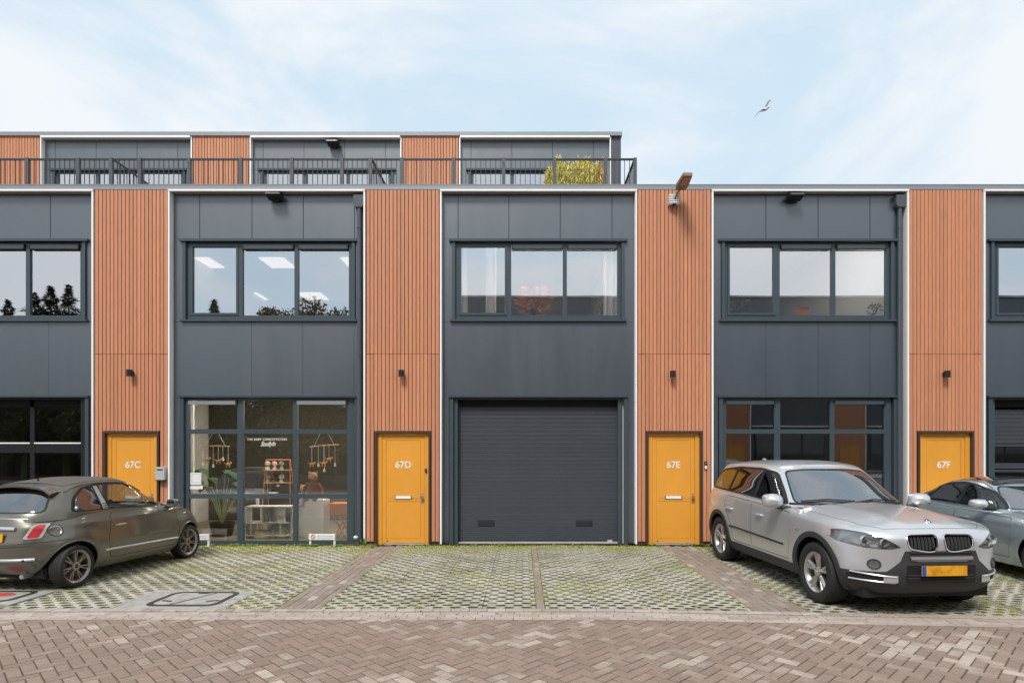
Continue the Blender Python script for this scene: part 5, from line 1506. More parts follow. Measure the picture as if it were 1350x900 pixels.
def wheel(parent, x, y, r, w, rim_r, spokes, m_rim, side, steer=0.0, style='star'):
    """hub and disc > tyre, rim; axis along y, outer face towards +side"""
    s = side
    base = MB()
    base.lathe([(0.0, -0.02), (r * .50, -0.02), (r * .50, 0.0), (0, 0.0)], 32, 'y')
    base.lathe([(0.0, 0.01), (0.075, 0.01), (0.075, 0.03), (0, 0.03)], 20, 'y')
    w0 = base.build('wheel', mat('brake disc', (0.16, 0.15, 0.14), .4, metal=.7), parent, smooth=True, loc=(x, y, r * .985), rot=None)
    h = w / 2
    tp = [(rim_r, -h * .80), (rim_r + .015, -h * .92), (r * .88, -h), (r * .955, -h * .90), (r * .99, -h * .72), (r, -h * .45), (r, h * .45), (r * .99, h * .72), (r * .955, h * .90), (r * .88, h), (rim_r + .02, h * .93), (rim_r + .004, h * .84), (rim_r, h * .7)]
    ty = MB().lathe(tp, 56, 'y').build('tyre', M_TYRE, w0, smooth=True)
    g = MB()
    for k in (-.5, -.18, .18, .5): g.lathe([(r + .0012, h * k - .004), (r + .0012, h * k + .004)], 56, 'y')
    g.build('tyre_grooves', M_DARK, w0)
    rb = MB()
    rb.lathe([(rim_r, -h * .7), (rim_r - .012, -h * .6), (rim_r - .03, 0), (rim_r - .022, h * .62), (rim_r - .002, h * .80), (rim_r + .008, h * .86), (rim_r + .008, h * .80)], 56, 'y')
    rim = rb.build('rim', m_rim, w0, smooth=True)
    sp = MB(); fo = h * .66
    def bar(a, r0, r1, w0_, w1_, y0, y1, skew=0.0):
        ca, sa = math.cos(a), math.sin(a); cb, sb = math.cos(a + skew), math.sin(a + skew)
        P = []
        for (rr_, ww, yy, c_, s_) in ((r0, w0_, y0, ca, sa), (r1, w1_, y1, cb, sb)):
            for (k, dy) in ((-1, -.022), (-.55, 0), (.55, 0), (1, -.022), (1, -.05), (-1, -.05)):
                P.append((rr_ * c_ - k * ww * s_, yy + dy, rr_ * s_ + k * ww * c_))
        n = 6
        sp.add(P, [(i, (i + 1) % n, (i + 1) % n + n, i + n) for i in range(n)] + [tuple(range(n)), tuple(range(n, 2 * n))])
    for k in range(spokes):
        a = 2 * math.pi * k / spokes + math.pi / 2
        if style == 'star':
            bar(a - .05, .055, rim_r - .008, .020, .030, fo - .012, fo + .010, -.09)
            bar(a + .05, .055, rim_r - .008, .020, .030, fo - .012, fo + .010, .09)
        elif style == 'double':
            bar(a - .09, .05, rim_r - .008, .009, .012, fo - .01, fo + .004, -.03)
            bar(a + .09, .05, rim_r - .008, .009, .012, fo - .01, fo + .004, .03)
            bar(a, .05, rim_r * .55, .016, .012, fo - .014, fo - .008)
        else: bar(a, .05, rim_r - .008, .024, .03, fo - .012, fo + .006)
    sp.lathe([(0, fo + .008), (.03, fo + .008), (.06, fo), (.066, fo - .03), (.03, fo - .05)], 24, 'y')
    sp.build('spokes', m_rim, w0)
    MB().lathe([(0, fo + .014), (.026, fo + .013), (.030, fo + .006)], 20, 'y').build('hub_cap', M_TRIM if style != 'star' else M_CHROME, w0, smooth=True)
    for k in range(5):
        a = 2 * math.pi * k / 5 + .3; nb = MB().lathe([(0, fo + .006), (.008, fo + .006), (.008, fo - .01)], 6, 'y', M=Matrix.Translation((.045 * math.cos(a), 0, .045 * math.sin(a))))
        nb.build('wheel_bolt', M_STEEL, w0)
    w0.rotation_euler = (0, 0, (0 if s > 0 else math.pi) + steer)
    return w0

def seats(root, rows, zseat, ztop, m):
    for (x, y) in rows:
        mb = MB()
        M = Matrix.Translation((x, y, zseat)) @ Matrix.Rotation(R(-12), 4, 'Y')
        mb.prism([(-.24, 0), (.24, 0), (.25, .3), (.20, ztop - zseat - .22), (-.20, ztop - zseat - .22), (-.25, .3)], -.06, .06, plane='yz', M=M)
        mb.box(-.05, -.13, ztop - zseat - .19, .05, .13, ztop - zseat, M=M)
        mb.box(0, y - .25, zseat - .16, x + .5, y + .25, zseat - .02) if False else None
        mb.build('seat', m, root)

def make_car(P, name, label, group, loc, heading):
    """heading: angle of the forward direction from +X; everything in car space x forward, y left"""
    root = thing(name, (loc[0], loc[1], 0), label, 'car', group)
    root.rotation_euler = (0, 0, heading)
    paint = P['paint']
    T = template(*P['plan']); TG = template(*P['plan_g'])
    zb, = tf(P['zb']); zs, = tf(P['zs']); zc, = tf(P['zc'])
    body = loft(T, P['low'], zb, zs, P['lid'], zc, mod=P.get('mod'))
    shell = loft(T, [(g, w - .045, xf - .17, xr + .10) for g, w, xf, xr in P['low']], lambda x: zb(x) + .03, lambda x: zs(x) - .05, P['lid'], lambda x: zc(x) - .06, nlev=10, nlid=6, mod=P.get('mod'))
    gz, = tf(P['gz']); gc, = tf(P['gc'])
    gb0 = P['gb']
    house = loft(TG, P['gh'], lambda x: zs(x) - gb0, gz, P['glid'], gc, nlev=24, nlid=14, bottom=False, capk=2.6)
    bvh = BVHTree.FromBMesh(body); hvh = BVHTree.FromBMesh(house)
    # opening for the cabin
    f0 = P['gh'][0]; hw = f0[1] - .05; xf, xr = f0[2] - .07, f0[3] + .07
    foot = [((xf + xr) / 2 + (xf - xr) / 2 * X, Y * hw) for X, Y in TG[::4]] + [((xf + xr) / 2 + (xf - xr) / 2 * X, -Y * hw) for X, Y in TG[::-4]]
    foot = [p for i, p in enumerate(foot) if i == 0 or (Vector(p) - Vector(foot[i - 1])).length > 1e-3]
    for b in (body, shell):
        up = lambda f: f.calc_center_median().z > .6 and f.normal.z > .3
        b.normal_update()
        sel = [f for f in b.faces if up(f) and inside(tuple(f.calc_center_median())[:2], foot)]
        bmesh.ops.delete(b, geom=sel, context='FACES')
    # wheel arches
    ra, ry = P['arch_r'], P['track']
    for ax in P['axles']:
        c = circle(ax, P['arch_z'], ra, 36)
        for s in (1, -1):
            pr = lambda f, s=s: f.calc_center_median().y * s > .35 and abs(f.normal.y) > .12
            if P.get('flare'):
                c2 = circle(ax, P['arch_z'], ra + P['flare'], 40)
                fl = carve(body, c2, 'side', pr)
                carve(fl, c, 'side', pr, keep=False).free()
                offset(fl, .012)
                bmo(fl, 'arch_trim', M_TRIM, root, edge=.03)
            else:
                carve(body, c, 'side', pr, keep=False).free()
            carve(shell, circle(ax, P['arch_z'], ra + .02, 24), 'side', lambda f, s=s: f.calc_center_median().y * s > .35 and abs(f.normal.y) > .12, keep=False).free()
            # underside of the shells inside the well
            for b in (body, shell):
                pass
            # liner
            mb = MB(); n = 24; yo = P['W'] - .03; yi = ry - .24
            vs = []
            for k in range(n + 1):
                a = R(-25 + 230 * k / n); rr_ = ra + .004
                lx, lz = ax + rr_ * math.cos(a), P['arch_z'] + rr_ * math.sin(a)
                hq = on_skin(bvh, [(lx, lz)], 'side', s, 0)
                yl = max(yi + .02, min(yo, abs(hq[0].y)) - .012) if hq else yi + .03
                vs += [(lx, s * yi, lz), (lx, s * yl, lz)]
            fs = [(2 * k, 2 * k + 1, 2 * k + 3, 2 * k + 2) for k in range(n)]
            mb.add(vs, fs); mb.add([(ax + ra * math.cos(R(a)), s * yi, P['arch_z'] + ra * math.sin(R(a))) for a in range(-25, 206, 15)], [tuple(range(16))])
            mb.build('wheel_liner', M_GAP, root)
            # painted lip
            if not P.get('flare'):
                q = on_skin(bvh, [(ax + (ra + .012) * math.cos(R(a)), P['arch_z'] + (ra + .012) * math.sin(R(a))) for a in range(-14, 195, 6)], 'side', s, -.004)
                if len(q) > 3: MB().tube(q, .012, 8).build('arch_lip', paint, root, smooth=True)
    # windows
    for W_ in P['side_windows']:
        sur = smoothpoly(W_['surround'], W_.get('r', .08), 4)
        for s in (1, -1):
            pr = lambda f, s=s: f.calc_center_median().y * s > .3
            S_ = carve(house, sur, 'side', pr)
            if W_.get('chrome'):
                line(hvh, sur, 'side', s, W_['chrome'], M_CHROME, 'window_moulding', root, off=.0, close=True)
            for i, (poly, gm) in enumerate(W_['panes']):
                pn = carve(S_, smoothpoly(poly, .05, 4), 'side', pr)
                offset(pn, -.004)
                bmo(pn, 'side_window', MATS[gm], root)
            bmo(S_, 'window_surround', M_GAP, root)
    for nm, poly, gm, cond, rim in P['screens']:
        S_ = carve(house, smoothpoly(poly, .07, 4), 'front', cond)
        pn = carve(S_, smoothpoly(inset(poly, rim), .06, 4), 'front', cond)
        bmo(offset(pn, -.002), nm, MATS[gm], root)
        bmo(S_, nm + '_seal', M_GAP, root)
    if 'roof_panel' in P:
        poly, m_ = P['roof_panel']
        S_ = carve(house, smoothpoly(poly, .08, 4), 'top', lambda f: f.calc_center_median().z > 1.2)
        bmo(offset(S_, .004), 'roof_panel', m_, root)
    # skins that leave the body as parts
    for nm, poly, proj, cond, m_, gap, both, off in P['body_parts']:
        for k, pl in enumerate([poly, mir(poly)] if (both and proj == 'front') else [poly]):
            sides = (1, -1) if (both and proj == 'side') else (0,)
            for s in sides:
                pr = (lambda f, s=s, c=cond: f.calc_center_median().y * s > .3 and c(f)) if s else cond
                part = carve(body, pl, proj, pr, gap)
                if len(part.faces):
                    if off: offset(part, off)
                    bmo(part, nm, m_, root, edge=.006)
    P['extra'](root, body, house, bvh, hvh, P)
    house.normal_update()
    bmo(house, 'cabin_frame', paint, root)
    b0 = bmo(body, 'body', paint, root)
    bmo(shell, 'inner_shell', M_GAP, root)
    # cabin
    cb = P['cabin']; M_CABIN = P.get('cabin_m', MATS['dark cabin cloth'])
    MB().box(cb[1] , -cb[2], .35, cb[0], cb[2], cb[3]).build('cabin_floor', M_CABIN, root)
    MB().prism([(cb[0] - .35, .7), (cb[0] + .12, .7), (cb[0] + .12, cb[4] - .05), (cb[0] - .1, cb[4]), (cb[0] - .32, cb[4] - .04)], -cb[2], cb[2]).build('dashboard', M_CABIN, root)
    mb = MB(); c_ = Vector((cb[0] - .42, .37, cb[4] - .03))
    mb.tube([c_ + Vector((.07 * math.cos(a), .18 * math.sin(a), .17 * math.cos(a))) for a in [k * math.pi / 10 for k in range(20)]], .014, 6, close=True)
    mb.build('steering_wheel', M_CABIN, root, smooth=True)
    seats(root, P['seats'], .62, P['seat_top'], M_CABIN)
    # wheels
    for ax in P['axles']:
        for s in (1, -1):
            wheel(root, ax, s * (ry - P['tw'] / 2), P['r'], P['tw'], P['rim_r'], P['spokes'], P['rim_m'], s, P.get('steer', 0) if ax > 0 else 0, P['style'])
    return root

def mirror_housing(root, c, s, m, m2, sz=(.07, .12, .085), stalk=True):
    mb = MB(); n = 14
    rings = []
    for k, (dx, f) in enumerate(((-.07, .86), (-.055, 1.0), (0, 1.0), (.045, .82), (.075, .45), (.085, .05))):
        rings.append([(c[0] + dx * sz[0] / .07, c[1] + f * sz[1] * math.copysign(abs(math.cos(a)) ** .7, math.cos(a)), c[2] + f * sz[2] * math.copysign(abs(math.sin(a)) ** .7, math.sin(a))) for a in [2 * math.pi * q / n for q in range(n)]])
    vs = sum(rings, []); fs = []
    for i in range(len(rings) - 1):
        for q in range(n): fs.append((i * n + q, i * n + (q + 1) % n, (i + 1) * n + (q + 1) % n, (i + 1) * n + q))
    mb.add(vs, fs); o = mb.build('door_mirror', m, root, smooth=True)
    mb = MB(); mb.add(rings[0], [tuple(range(n))]); mb.build('mirror_glass', mat('mirror glass', (.6, .63, .65), .03, metal=1.0), o, fix=False)
    if stalk:
        MB().tube([(c[0] + .0, c[1] - s * .06, c[2] - sz[2] * .75), (c[0] + .02, c[1] - s * (sz[1] + .10), c[2] - sz[2] * 1.0)], [.035, .028], 8).build('mirror_arm', m2, root, smooth=True)
    return o
def plate(root, x, z, w, h, tilt=0.0, sgn=1, y=0):
    t = MB().box(-.006, -w / 2, -h / 2, .006, w / 2, h / 2).build('number_plate', M_PLATE, root, loc=(x, y, z), rot=(0, tilt, 0))
    MB().box(.0062 if sgn > 0 else -.0082, *( (-w / 2, ) if sgn > 0 else (w / 2 - .045,)), -h / 2, .0082 if sgn > 0 else -.0062, *((-w / 2 + .045,) if sgn > 0 else (w / 2,)), h / 2).build('blue_band', M_PBLUE, t)
    return t

FRONT = lambda x: (lambda f: f.calc_center_median().x > x)
REAR = lambda x: (lambda f: f.calc_center_median().x < x)
ANY = lambda f: True
# ------------------------------------------------------------------ silver SUV
SILVER = carpaint('silver metallic paint', (0.62, 0.63, 0.65), metal=.62, rough=.33, coat=.7)
def suv_mod(x, y, z, g):
    # wheel bulges and the crease line along the doors
    if g <= 1 and abs(y) > .5:
        for ax in (1.465, -1.465):
            d = math.hypot(x - ax, z - .40)
            y += math.copysign(.022 * math.exp(-((d - .50) / .13) ** 2), y) * min(1, g * 4)
    # hood ridges
    if g > 1 and x > .9:
        k = abs(y)
        z += .014 * math.exp(-((k - (.30 + (2.3 - x) * .14)) / .07) ** 2) * min(1, (x - .9) * 3) * (1 if x < 2.1 else max(0, (2.3 - x) * 5))
    return x, y, z
def suv_extra(root, body, house, bvh, hvh, P):
    # kidney grilles
    for s in (1, -1):
        k = smoothpoly([(s * .034, .932), (s * .370, .925), (s * .390, .87), (s * .365, .775), (s * .13, .738), (s * .048, .765)], .055, 4)
        if s < 0: k = k[::-1]
        carve(body, k, 'front', FRONT(2.0), keep=False).free()
        q = on_skin(bvh, dense(k, .03, True), 'front', 1, .004)
        g = MB().tube(q, .0095, 8, close=True).build('kidney_grille', M_CHROME, root, smooth=True)
        q2 = on_skin(bvh, k, 'front', 1, 0)
        xm = sum(v.x for v in q2) / len(q2) - .06
        MB().add([(xm - .01, v.y, v.z) for v in q2], [tuple(range(len(q2)))]).build('grille_back', M_DARK, g)
        for i in range(8):
            yy = s * (.068 + i * .0415)
            zt = .912; zb_ = .760 + (.02 if i == 0 or i > 5 else 0)
            pts = on_skin(bvh, [(yy, z_) for z_ in np.linspace(zb_, zt, 5)], 'front', 1, -.016)
            vs = []
            for p in pts: vs += [(p.x + .010, p.y, p.z), (p.x - .02, p.y - .007, p.z), (p.x - .02, p.y + .007, p.z)]
            fs = []
            for a in range(len(pts) - 1): fs += [(3 * a + i_, 3 * a + (i_ + 1) % 3, 3 * a + 3 + (i_ + 1) % 3, 3 * a + 3 + i_) for i_ in range(3)]
            MB().add(vs, fs).build('grille_slat', mat('grille slat grey', (.16, .16, .165), .25, metal=.5), g)
    # headlamps: bowl, projectors and indicator behind the carved lens
    for s in (1, -1):
        for (yy, zz, r, inn) in ((s * .60, .835, .046, .055), (s * .75, .850, .056, .055)):
            q = on_skin(bvh, [(yy, zz)], 'front', 1, 0)
            if not q: continue
            p = q[0] - Vector((inn, 0, 0))
            M = Matrix.Translation(p)
            l = MB().lathe([(r, .05), (r * .95, .0), (r * .55, -.03), (0, -.035)], 24, 'x', M=M).build('lamp_bowl', mat('satin lamp bowl', (.72, .73, .74), .35, metal=.3), root, smooth=True)
            mb = MB(); mb.ball((p.x, p.y, p.z), (r * .5, r * .62, r * .62), 14); mb.build('projector_lens', mat('projector glass', (.20, .22, .24), .05, spec=1), l, smooth=True)
    # door cuts are carved; handles, mouldings
    for s in (1, -1):
        for x in (.02, -1.02):
            q = on_skin(bvh, [(x - .09, .925), (x + .09, .925)], 'side', s, .022)
            if len(q) == 2:
                MB().tube([q[0] + Vector((-.01, -s * .03, 0)), q[0], (q[0] + q[1]) / 2 + Vector((0, s * .006, 0)), q[1], q[1] + Vector((.01, -s * .03, 0))], [.011, .014, .015, .014, .011], 8).build('door_handle', SILVER, root, smooth=True)
        line(bvh, [(.72, .60), (-1.0, .645)], 'side', s, .013, M_GAP, 'side_moulding', root, off=.004)
        line(bvh, [(1.06, .855), (1.16, .86)], 'side', s, .012, M_CHROME, 'side_repeater', root, off=.002)
        mirror_housing(root, (.64, s * 1.06, 1.175), s, SILVER, M_TRIM, (.09, .135, .098))
        # fog lamp
        for (yy, zz) in ((s * .70, .60),):
            q = on_skin(bvh, circle(yy, zz, .052, 22), 'front', 1, .004)
            fl = MB().tube(q, .008, 8, close=True).build('fog_lamp', M_TRIM, root, smooth=True)
            q = on_skin(bvh, circle(yy, zz, .047, 22), 'front', 1, .003); c_ = on_skin(bvh, [(yy, zz)], 'front', 1, .006)[0]
            MB().add([tuple(v) for v in q] + [tuple(c_)], [(i, (i + 1) % 22, 22) for i in range(22)]).build('fog_lens', mat('fog lamp lens', (.22, .23, .24), .08, metal=.6), fl, smooth=True)
        # bumper corner intakes with silver blades
        yy0, yy1 = .50, .86
        q = on_skin(bvh, dense([(s * yy0, .44), (s * (yy1 + .02), .455)], .03), 'front', 1, .006)
        mb = MB()
        for a, b in zip(q[:-1], q[1:]):
            mb.add([(a.x, a.y, .405), (b.x, b.y, .412), (b.x, b.y, .500), (a.x, a.y, .498)], [(0, 1, 2, 3)])
        mb.build('corner_intake', M_DARK, root)
        for z0, z1 in ((.405, .418), (.468, .498)):
            line(bvh, [(s * yy0, z0), (s * yy1, z1)], 'front', 1, .010, M_SATIN, 'intake_blade', root, off=.012)
        q = on_skin(bvh, dense([(s * (yy0 - .015), .45), (s * (yy0 + .12), .45)], .02), 'front', 1, .012)
        mb = MB()
        for a, b in zip(q[:-1], q[1:]): mb.add([(a.x, a.y, .404), (b.x, b.y, .404), (b.x + .004, b.y, .484), (a.x + .004, a.y, .484)], [(0, 1, 2, 3)])
        mb.build('intake_plate', M_SATIN, root)
    # centre of the bumper
    line(bvh, [(-.36, .735), (.36, .735)], 'front', 1, .022, M_GAP, 'upper_intake', root, off=-.006)
    q = on_skin(bvh, dense([(-.36, .665), (.36, .665)], .04), 'front', 1, .012)
    mb = MB(); vs = []
    for p in q:
        f = 1 if abs(p.y) < .30 else .6
        vs += [(p.x - .03, p.y, p.z + .032), (p.x + .006, p.y, p.z + .026), (p.x + .014, p.y, p.z), (p.x + .002, p.y, p.z - .03 * f), (p.x - .03, p.y, p.z - .034 * f)]
    for a in range(len(q) - 1): mb.f += [(5 * a + i, 5 * a + i + 1, 5 * a + 6 + i, 5 * a + 5 + i) for i in range(4)]; mb.m += [0] * 4
    mb.v = vs; mb.build('bumper_bar', mat('grey bumper insert', (.20, .20, .205), .4), root, smooth=True)
    q = on_skin(bvh, [(0, .53)], 'front', 1, 0)[0]
    mb = MB(); vs = []
    qq = on_skin(bvh, dense([(-.40, .50), (.40, .50)], .05), 'front', 1, .004)
    for a, b in zip(qq[:-1], qq[1:]): mb.add([(a.x, a.y, .40), (b.x, b.y, .40), (b.x + .004, b.y, .60), (a.x + .004, a.y, .60)], [(0, 1, 2, 3)])
    mb.build('lower_grille', M_DARK, root)
    mb = MB()
    for zz in (.43, .46, .49): mb.tube(on_skin(bvh, dense([(-.38, zz), (.38, zz)], .08), 'front', 1, .010), .005, 5)
    mb.build('grille_mesh', M_TRIM, root)
    plate(root, q.x + .035, .545, .52, .11, R(0), 1)
    # roundel on the bonnet edge
    q = on_skin(bvh, [(2.13, 0)], 'top', 1, .003)[0]
    M = Matrix.Translation(q) @ Matrix.Rotation(R(38), 4, 'Y')
    e = MB().lathe([(.041, 0), (.041, .005), (.036, .008), (.034, .005), (0, .005)], 28, 'z', M=M).build('roundel', M_CHROME, root, smooth=True)
    for i in range(4):
        m_ = M_PBLUE if i % 2 else M_SHELF
        pts = [(0, 0)] + [(.022 * math.cos(R(90 * i + a)), .022 * math.sin(R(90 * i + a))) for a in range(0, 91, 15)]
        MB().prism(pts, .0052, .007, plane='xy', M=M).build('roundel_quarter', m_, e)
    mb = MB(); 
    mb.lathe([(.034, .0052), (.034, .0062), (.024, .0062), (.024, .0052)], 24, 'z', M=M); mb.build('roundel_ring', M_DARK, e)
    # wipers
    for pts in ([(.66, 1.165), (.30, 1.185), (.02, 1.150)], [(.02, 1.165), (-.35, 1.19), (-.68, 1.165)]):
        line(hvh, pts, 'front', 1, .010, M_GAP, 'wiper', root, off=.014)
    line(hvh, [(-.80, 1.135), (0, 1.130), (.80, 1.135)], 'front', 1, .022, M_GAP, 'cowl_strip', root, off=-.004)
    # bonnet shut line and roof antenna
    line(bvh, [(1.02, .80), (1.6, .785), (2.0, .70), (2.17, .56), (2.23, .30), (2.235, 0), (2.23, -.30), (2.17, -.56), (2.0, -.70), (1.6, -.785), (1.02, -.80)], 'top', 1, .0035, M_GAP, 'bonnet_gap', root, off=-.0015, n=5)
    q = on_skin(hvh, [(-1.75, 0)], 'top', 1, 0)[0]
    MB().prism([(-.10, 0), (.08, 0), (-.04, .055), (-.08, .055)], -.014, .014, M=Matrix.Translation(q)).build('roof_antenna', SILVER, root)
    # rear lamps
    # exhaust / underside
    MB().box(-2.2, -.75, .20, 2.1, .75, .34).build('underbody', M_GAP, root)
SUV = dict(
    paint=SILVER, plan=(7.5, 3.7, 9, 3.4), plan_g=(7.5, 3.4, 7, 3.2), W=.965,
    zb=[(-2.6, .42), (-1.9, .27), (0, .25), (1.8, .25), (2.4, .27)],
    zs=[(-2.55, 1.08), (-1.5, 1.16), (-.5, 1.13), (.6, 1.07), (1.3, 1.035), (1.8, 1.00), (2.2, .955), (2.4, .93)],
    zc=[(-2.55, 1.15), (-.5, 1.18), (.6, 1.18), (1.1, 1.165), (1.6, 1.135), (2.0, 1.08), (2.25, 1.015), (2.4, .965)],
    low=[(0, .885, 2.17, -2.30), (.08, .925, 2.26, -2.40), (.22, .950, 2.325, -2.47), (.42, .962, 2.345, -2.50), (.62, .965, 2.335, -2.49), (.80, .960, 2.335, -2.46), (.93, .952, 2.315, -2.44), (1, .928, 2.275, -2.42)],
    lid=(.13, .05), mod=suv_mod,
    gh=[(0, .905, 1.02, -2.46), (.15, .895, .88, -2.44), (.5, .825, .53, -2.33), (.85, .745, .19, -2.16), (.96, .705, .07, -2.08), (1, .670, .0, -2.04)],
    gz=[(-2.2, 1.585), (-1.6, 1.645), (-.8, 1.67), (0, 1.635), (1, 1.60)], gb=.06,
    gc=[(-2.2, 1.60), (-1.9, 1.665), (-1.2, 1.715), (-.5, 1.72), (0, 1.66), (.4, 1.62)], glid=(.03, .06),
    arch_r=.412, arch_z=.39, flare=.065, axles=(1.465, -1.465), track=.965,
    side_windows=[dict(surround=[(.60, 1.112), (.50, 1.20), (.02, 1.555), (-.34, 1.605), (-1.1, 1.61), (-1.75, 1.56), (-2.10, 1.42), (-2.18, 1.27), (-1.9, 1.215), (-.5, 1.165)], r=.10,
        panes=[([(.53, 1.140), (.44, 1.215), (.0, 1.53), (-.22, 1.568), (-.24, 1.175)], 'car side glass'),
               ([(-.31, 1.18), (-.29, 1.572), (-1.12, 1.578), (-1.20, 1.212)], 'privacy glass'),
               ([(-1.27, 1.222), (-1.19, 1.575), (-1.72, 1.53), (-2.03, 1.40), (-2.10, 1.285), (-1.88, 1.24)], 'privacy glass')])],
    screens=[('windscreen', [(-.765, 1.135), (.765, 1.135), (.60, 1.575), (.3, 1.60), (-.3, 1.60), (-.60, 1.575)], 'car windscreen', FRONT(-.3), .018),
             ('rear_window', [(-.72, 1.20), (.72, 1.20), (.58, 1.50), (-.58, 1.50)], 'privacy glass', REAR(-1.6), .02)],
    body_parts=[
        ('headlamp_lens', smoothpoly([(.44, .790), (.48, .815), (.62, .900), (.76, .942), (.88, .955), (.945, .935), (.957, .88), (.93, .815), (.80, .775), (.55, .765)], .03, 3), 'front', FRONT(1.75), G_LENS, .006, True, -.003),
        ('lower_bumper', [(-1.1, .1), (1.1, .1), (1.1, .50), (.92, .505), (.60, .525), (.46, .64), (.41, .755), (-.41, .755), (-.46, .64), (-.60, .525), (-.92, .505), (-1.1, .50)], 'front', FRONT(1.93), M_TRIM, 0, False, .003),
        ('side_sill', [(-1.02, .1), (1.05, .1), (1.05, .385), (-1.02, .40)], 'side', ANY, M_TRIM, 0, True, .004),
        ('front_door', smoothpoly([(.86, .42), (.90, .80), (.86, 1.045), (-.26, 1.10), (-.26, .42)], .05, 3), 'side', ANY, SILVER, .008, True, 0),
        ('rear_door', smoothpoly([(-.27, .42), (-.27, 1.10), (-1.16, 1.135), (-1.26, 1.00), (-1.12, .86), (-.92, .62), (-.88, .42)], .05, 3), 'side', ANY, SILVER, .008, True, 0),
        ('tail_lamp', smoothpoly([(.66, .92), (.70, 1.06), (.90, 1.08), (.96, .98), (.955, .88), (.85, .88)], .03, 3), 'front', REAR(-2.1), M_RED, .004, True, .003),
    ],
    cabin=(.95, -2.2, .80, .80, 1.10), seats=[(-.25, .38), (-.25, -.38), (-1.25, .42), (-1.25, 0), (-1.25, -.42)], seat_top=1.42,
    r=.375, tw=.265, rim_r=.245, spokes=5, rim_m=mat('silver alloy', (.50, .49, .48), .3, metal=.8), style='star', extra=suv_extra)

# housing visible behind each headlamp lens
def lamp_housing(bvh, poly, root, depth=.06, m=mat('bright lamp shell', (.62, .63, .64), .3, metal=.25), proj='front', side=1):
    q = on_skin(bvh, poly, proj, side, 0)
    d = Vector((-side, 0, 0))
    n = len(q); vs = [tuple(p - Vector((side * .004, 0, 0))) for p in q]
    cen = sum(q, Vector()) / n
    vs += [tuple(cen + (p - cen) * .86 + d * depth) for p in q]
    fs = [(i, (i + 1) % n, (i + 1) % n + n, i + n) for i in range(n)]
    mb = MB(); mb.add(vs, fs); mb.add(vs[n:], [tuple(range(n))])
    return mb.build('lamp_housing', m, root)

_e = SUV['extra']
def suv_extra2(root, body, house, bvh, hvh, P):
    _e(root, body, house, bvh, hvh, P)
    for pl in (P['body_parts'][0][1], mir(P['body_parts'][0][1])): lamp_housing(bvh, pl, root)
SUV['extra'] = suv_extra2

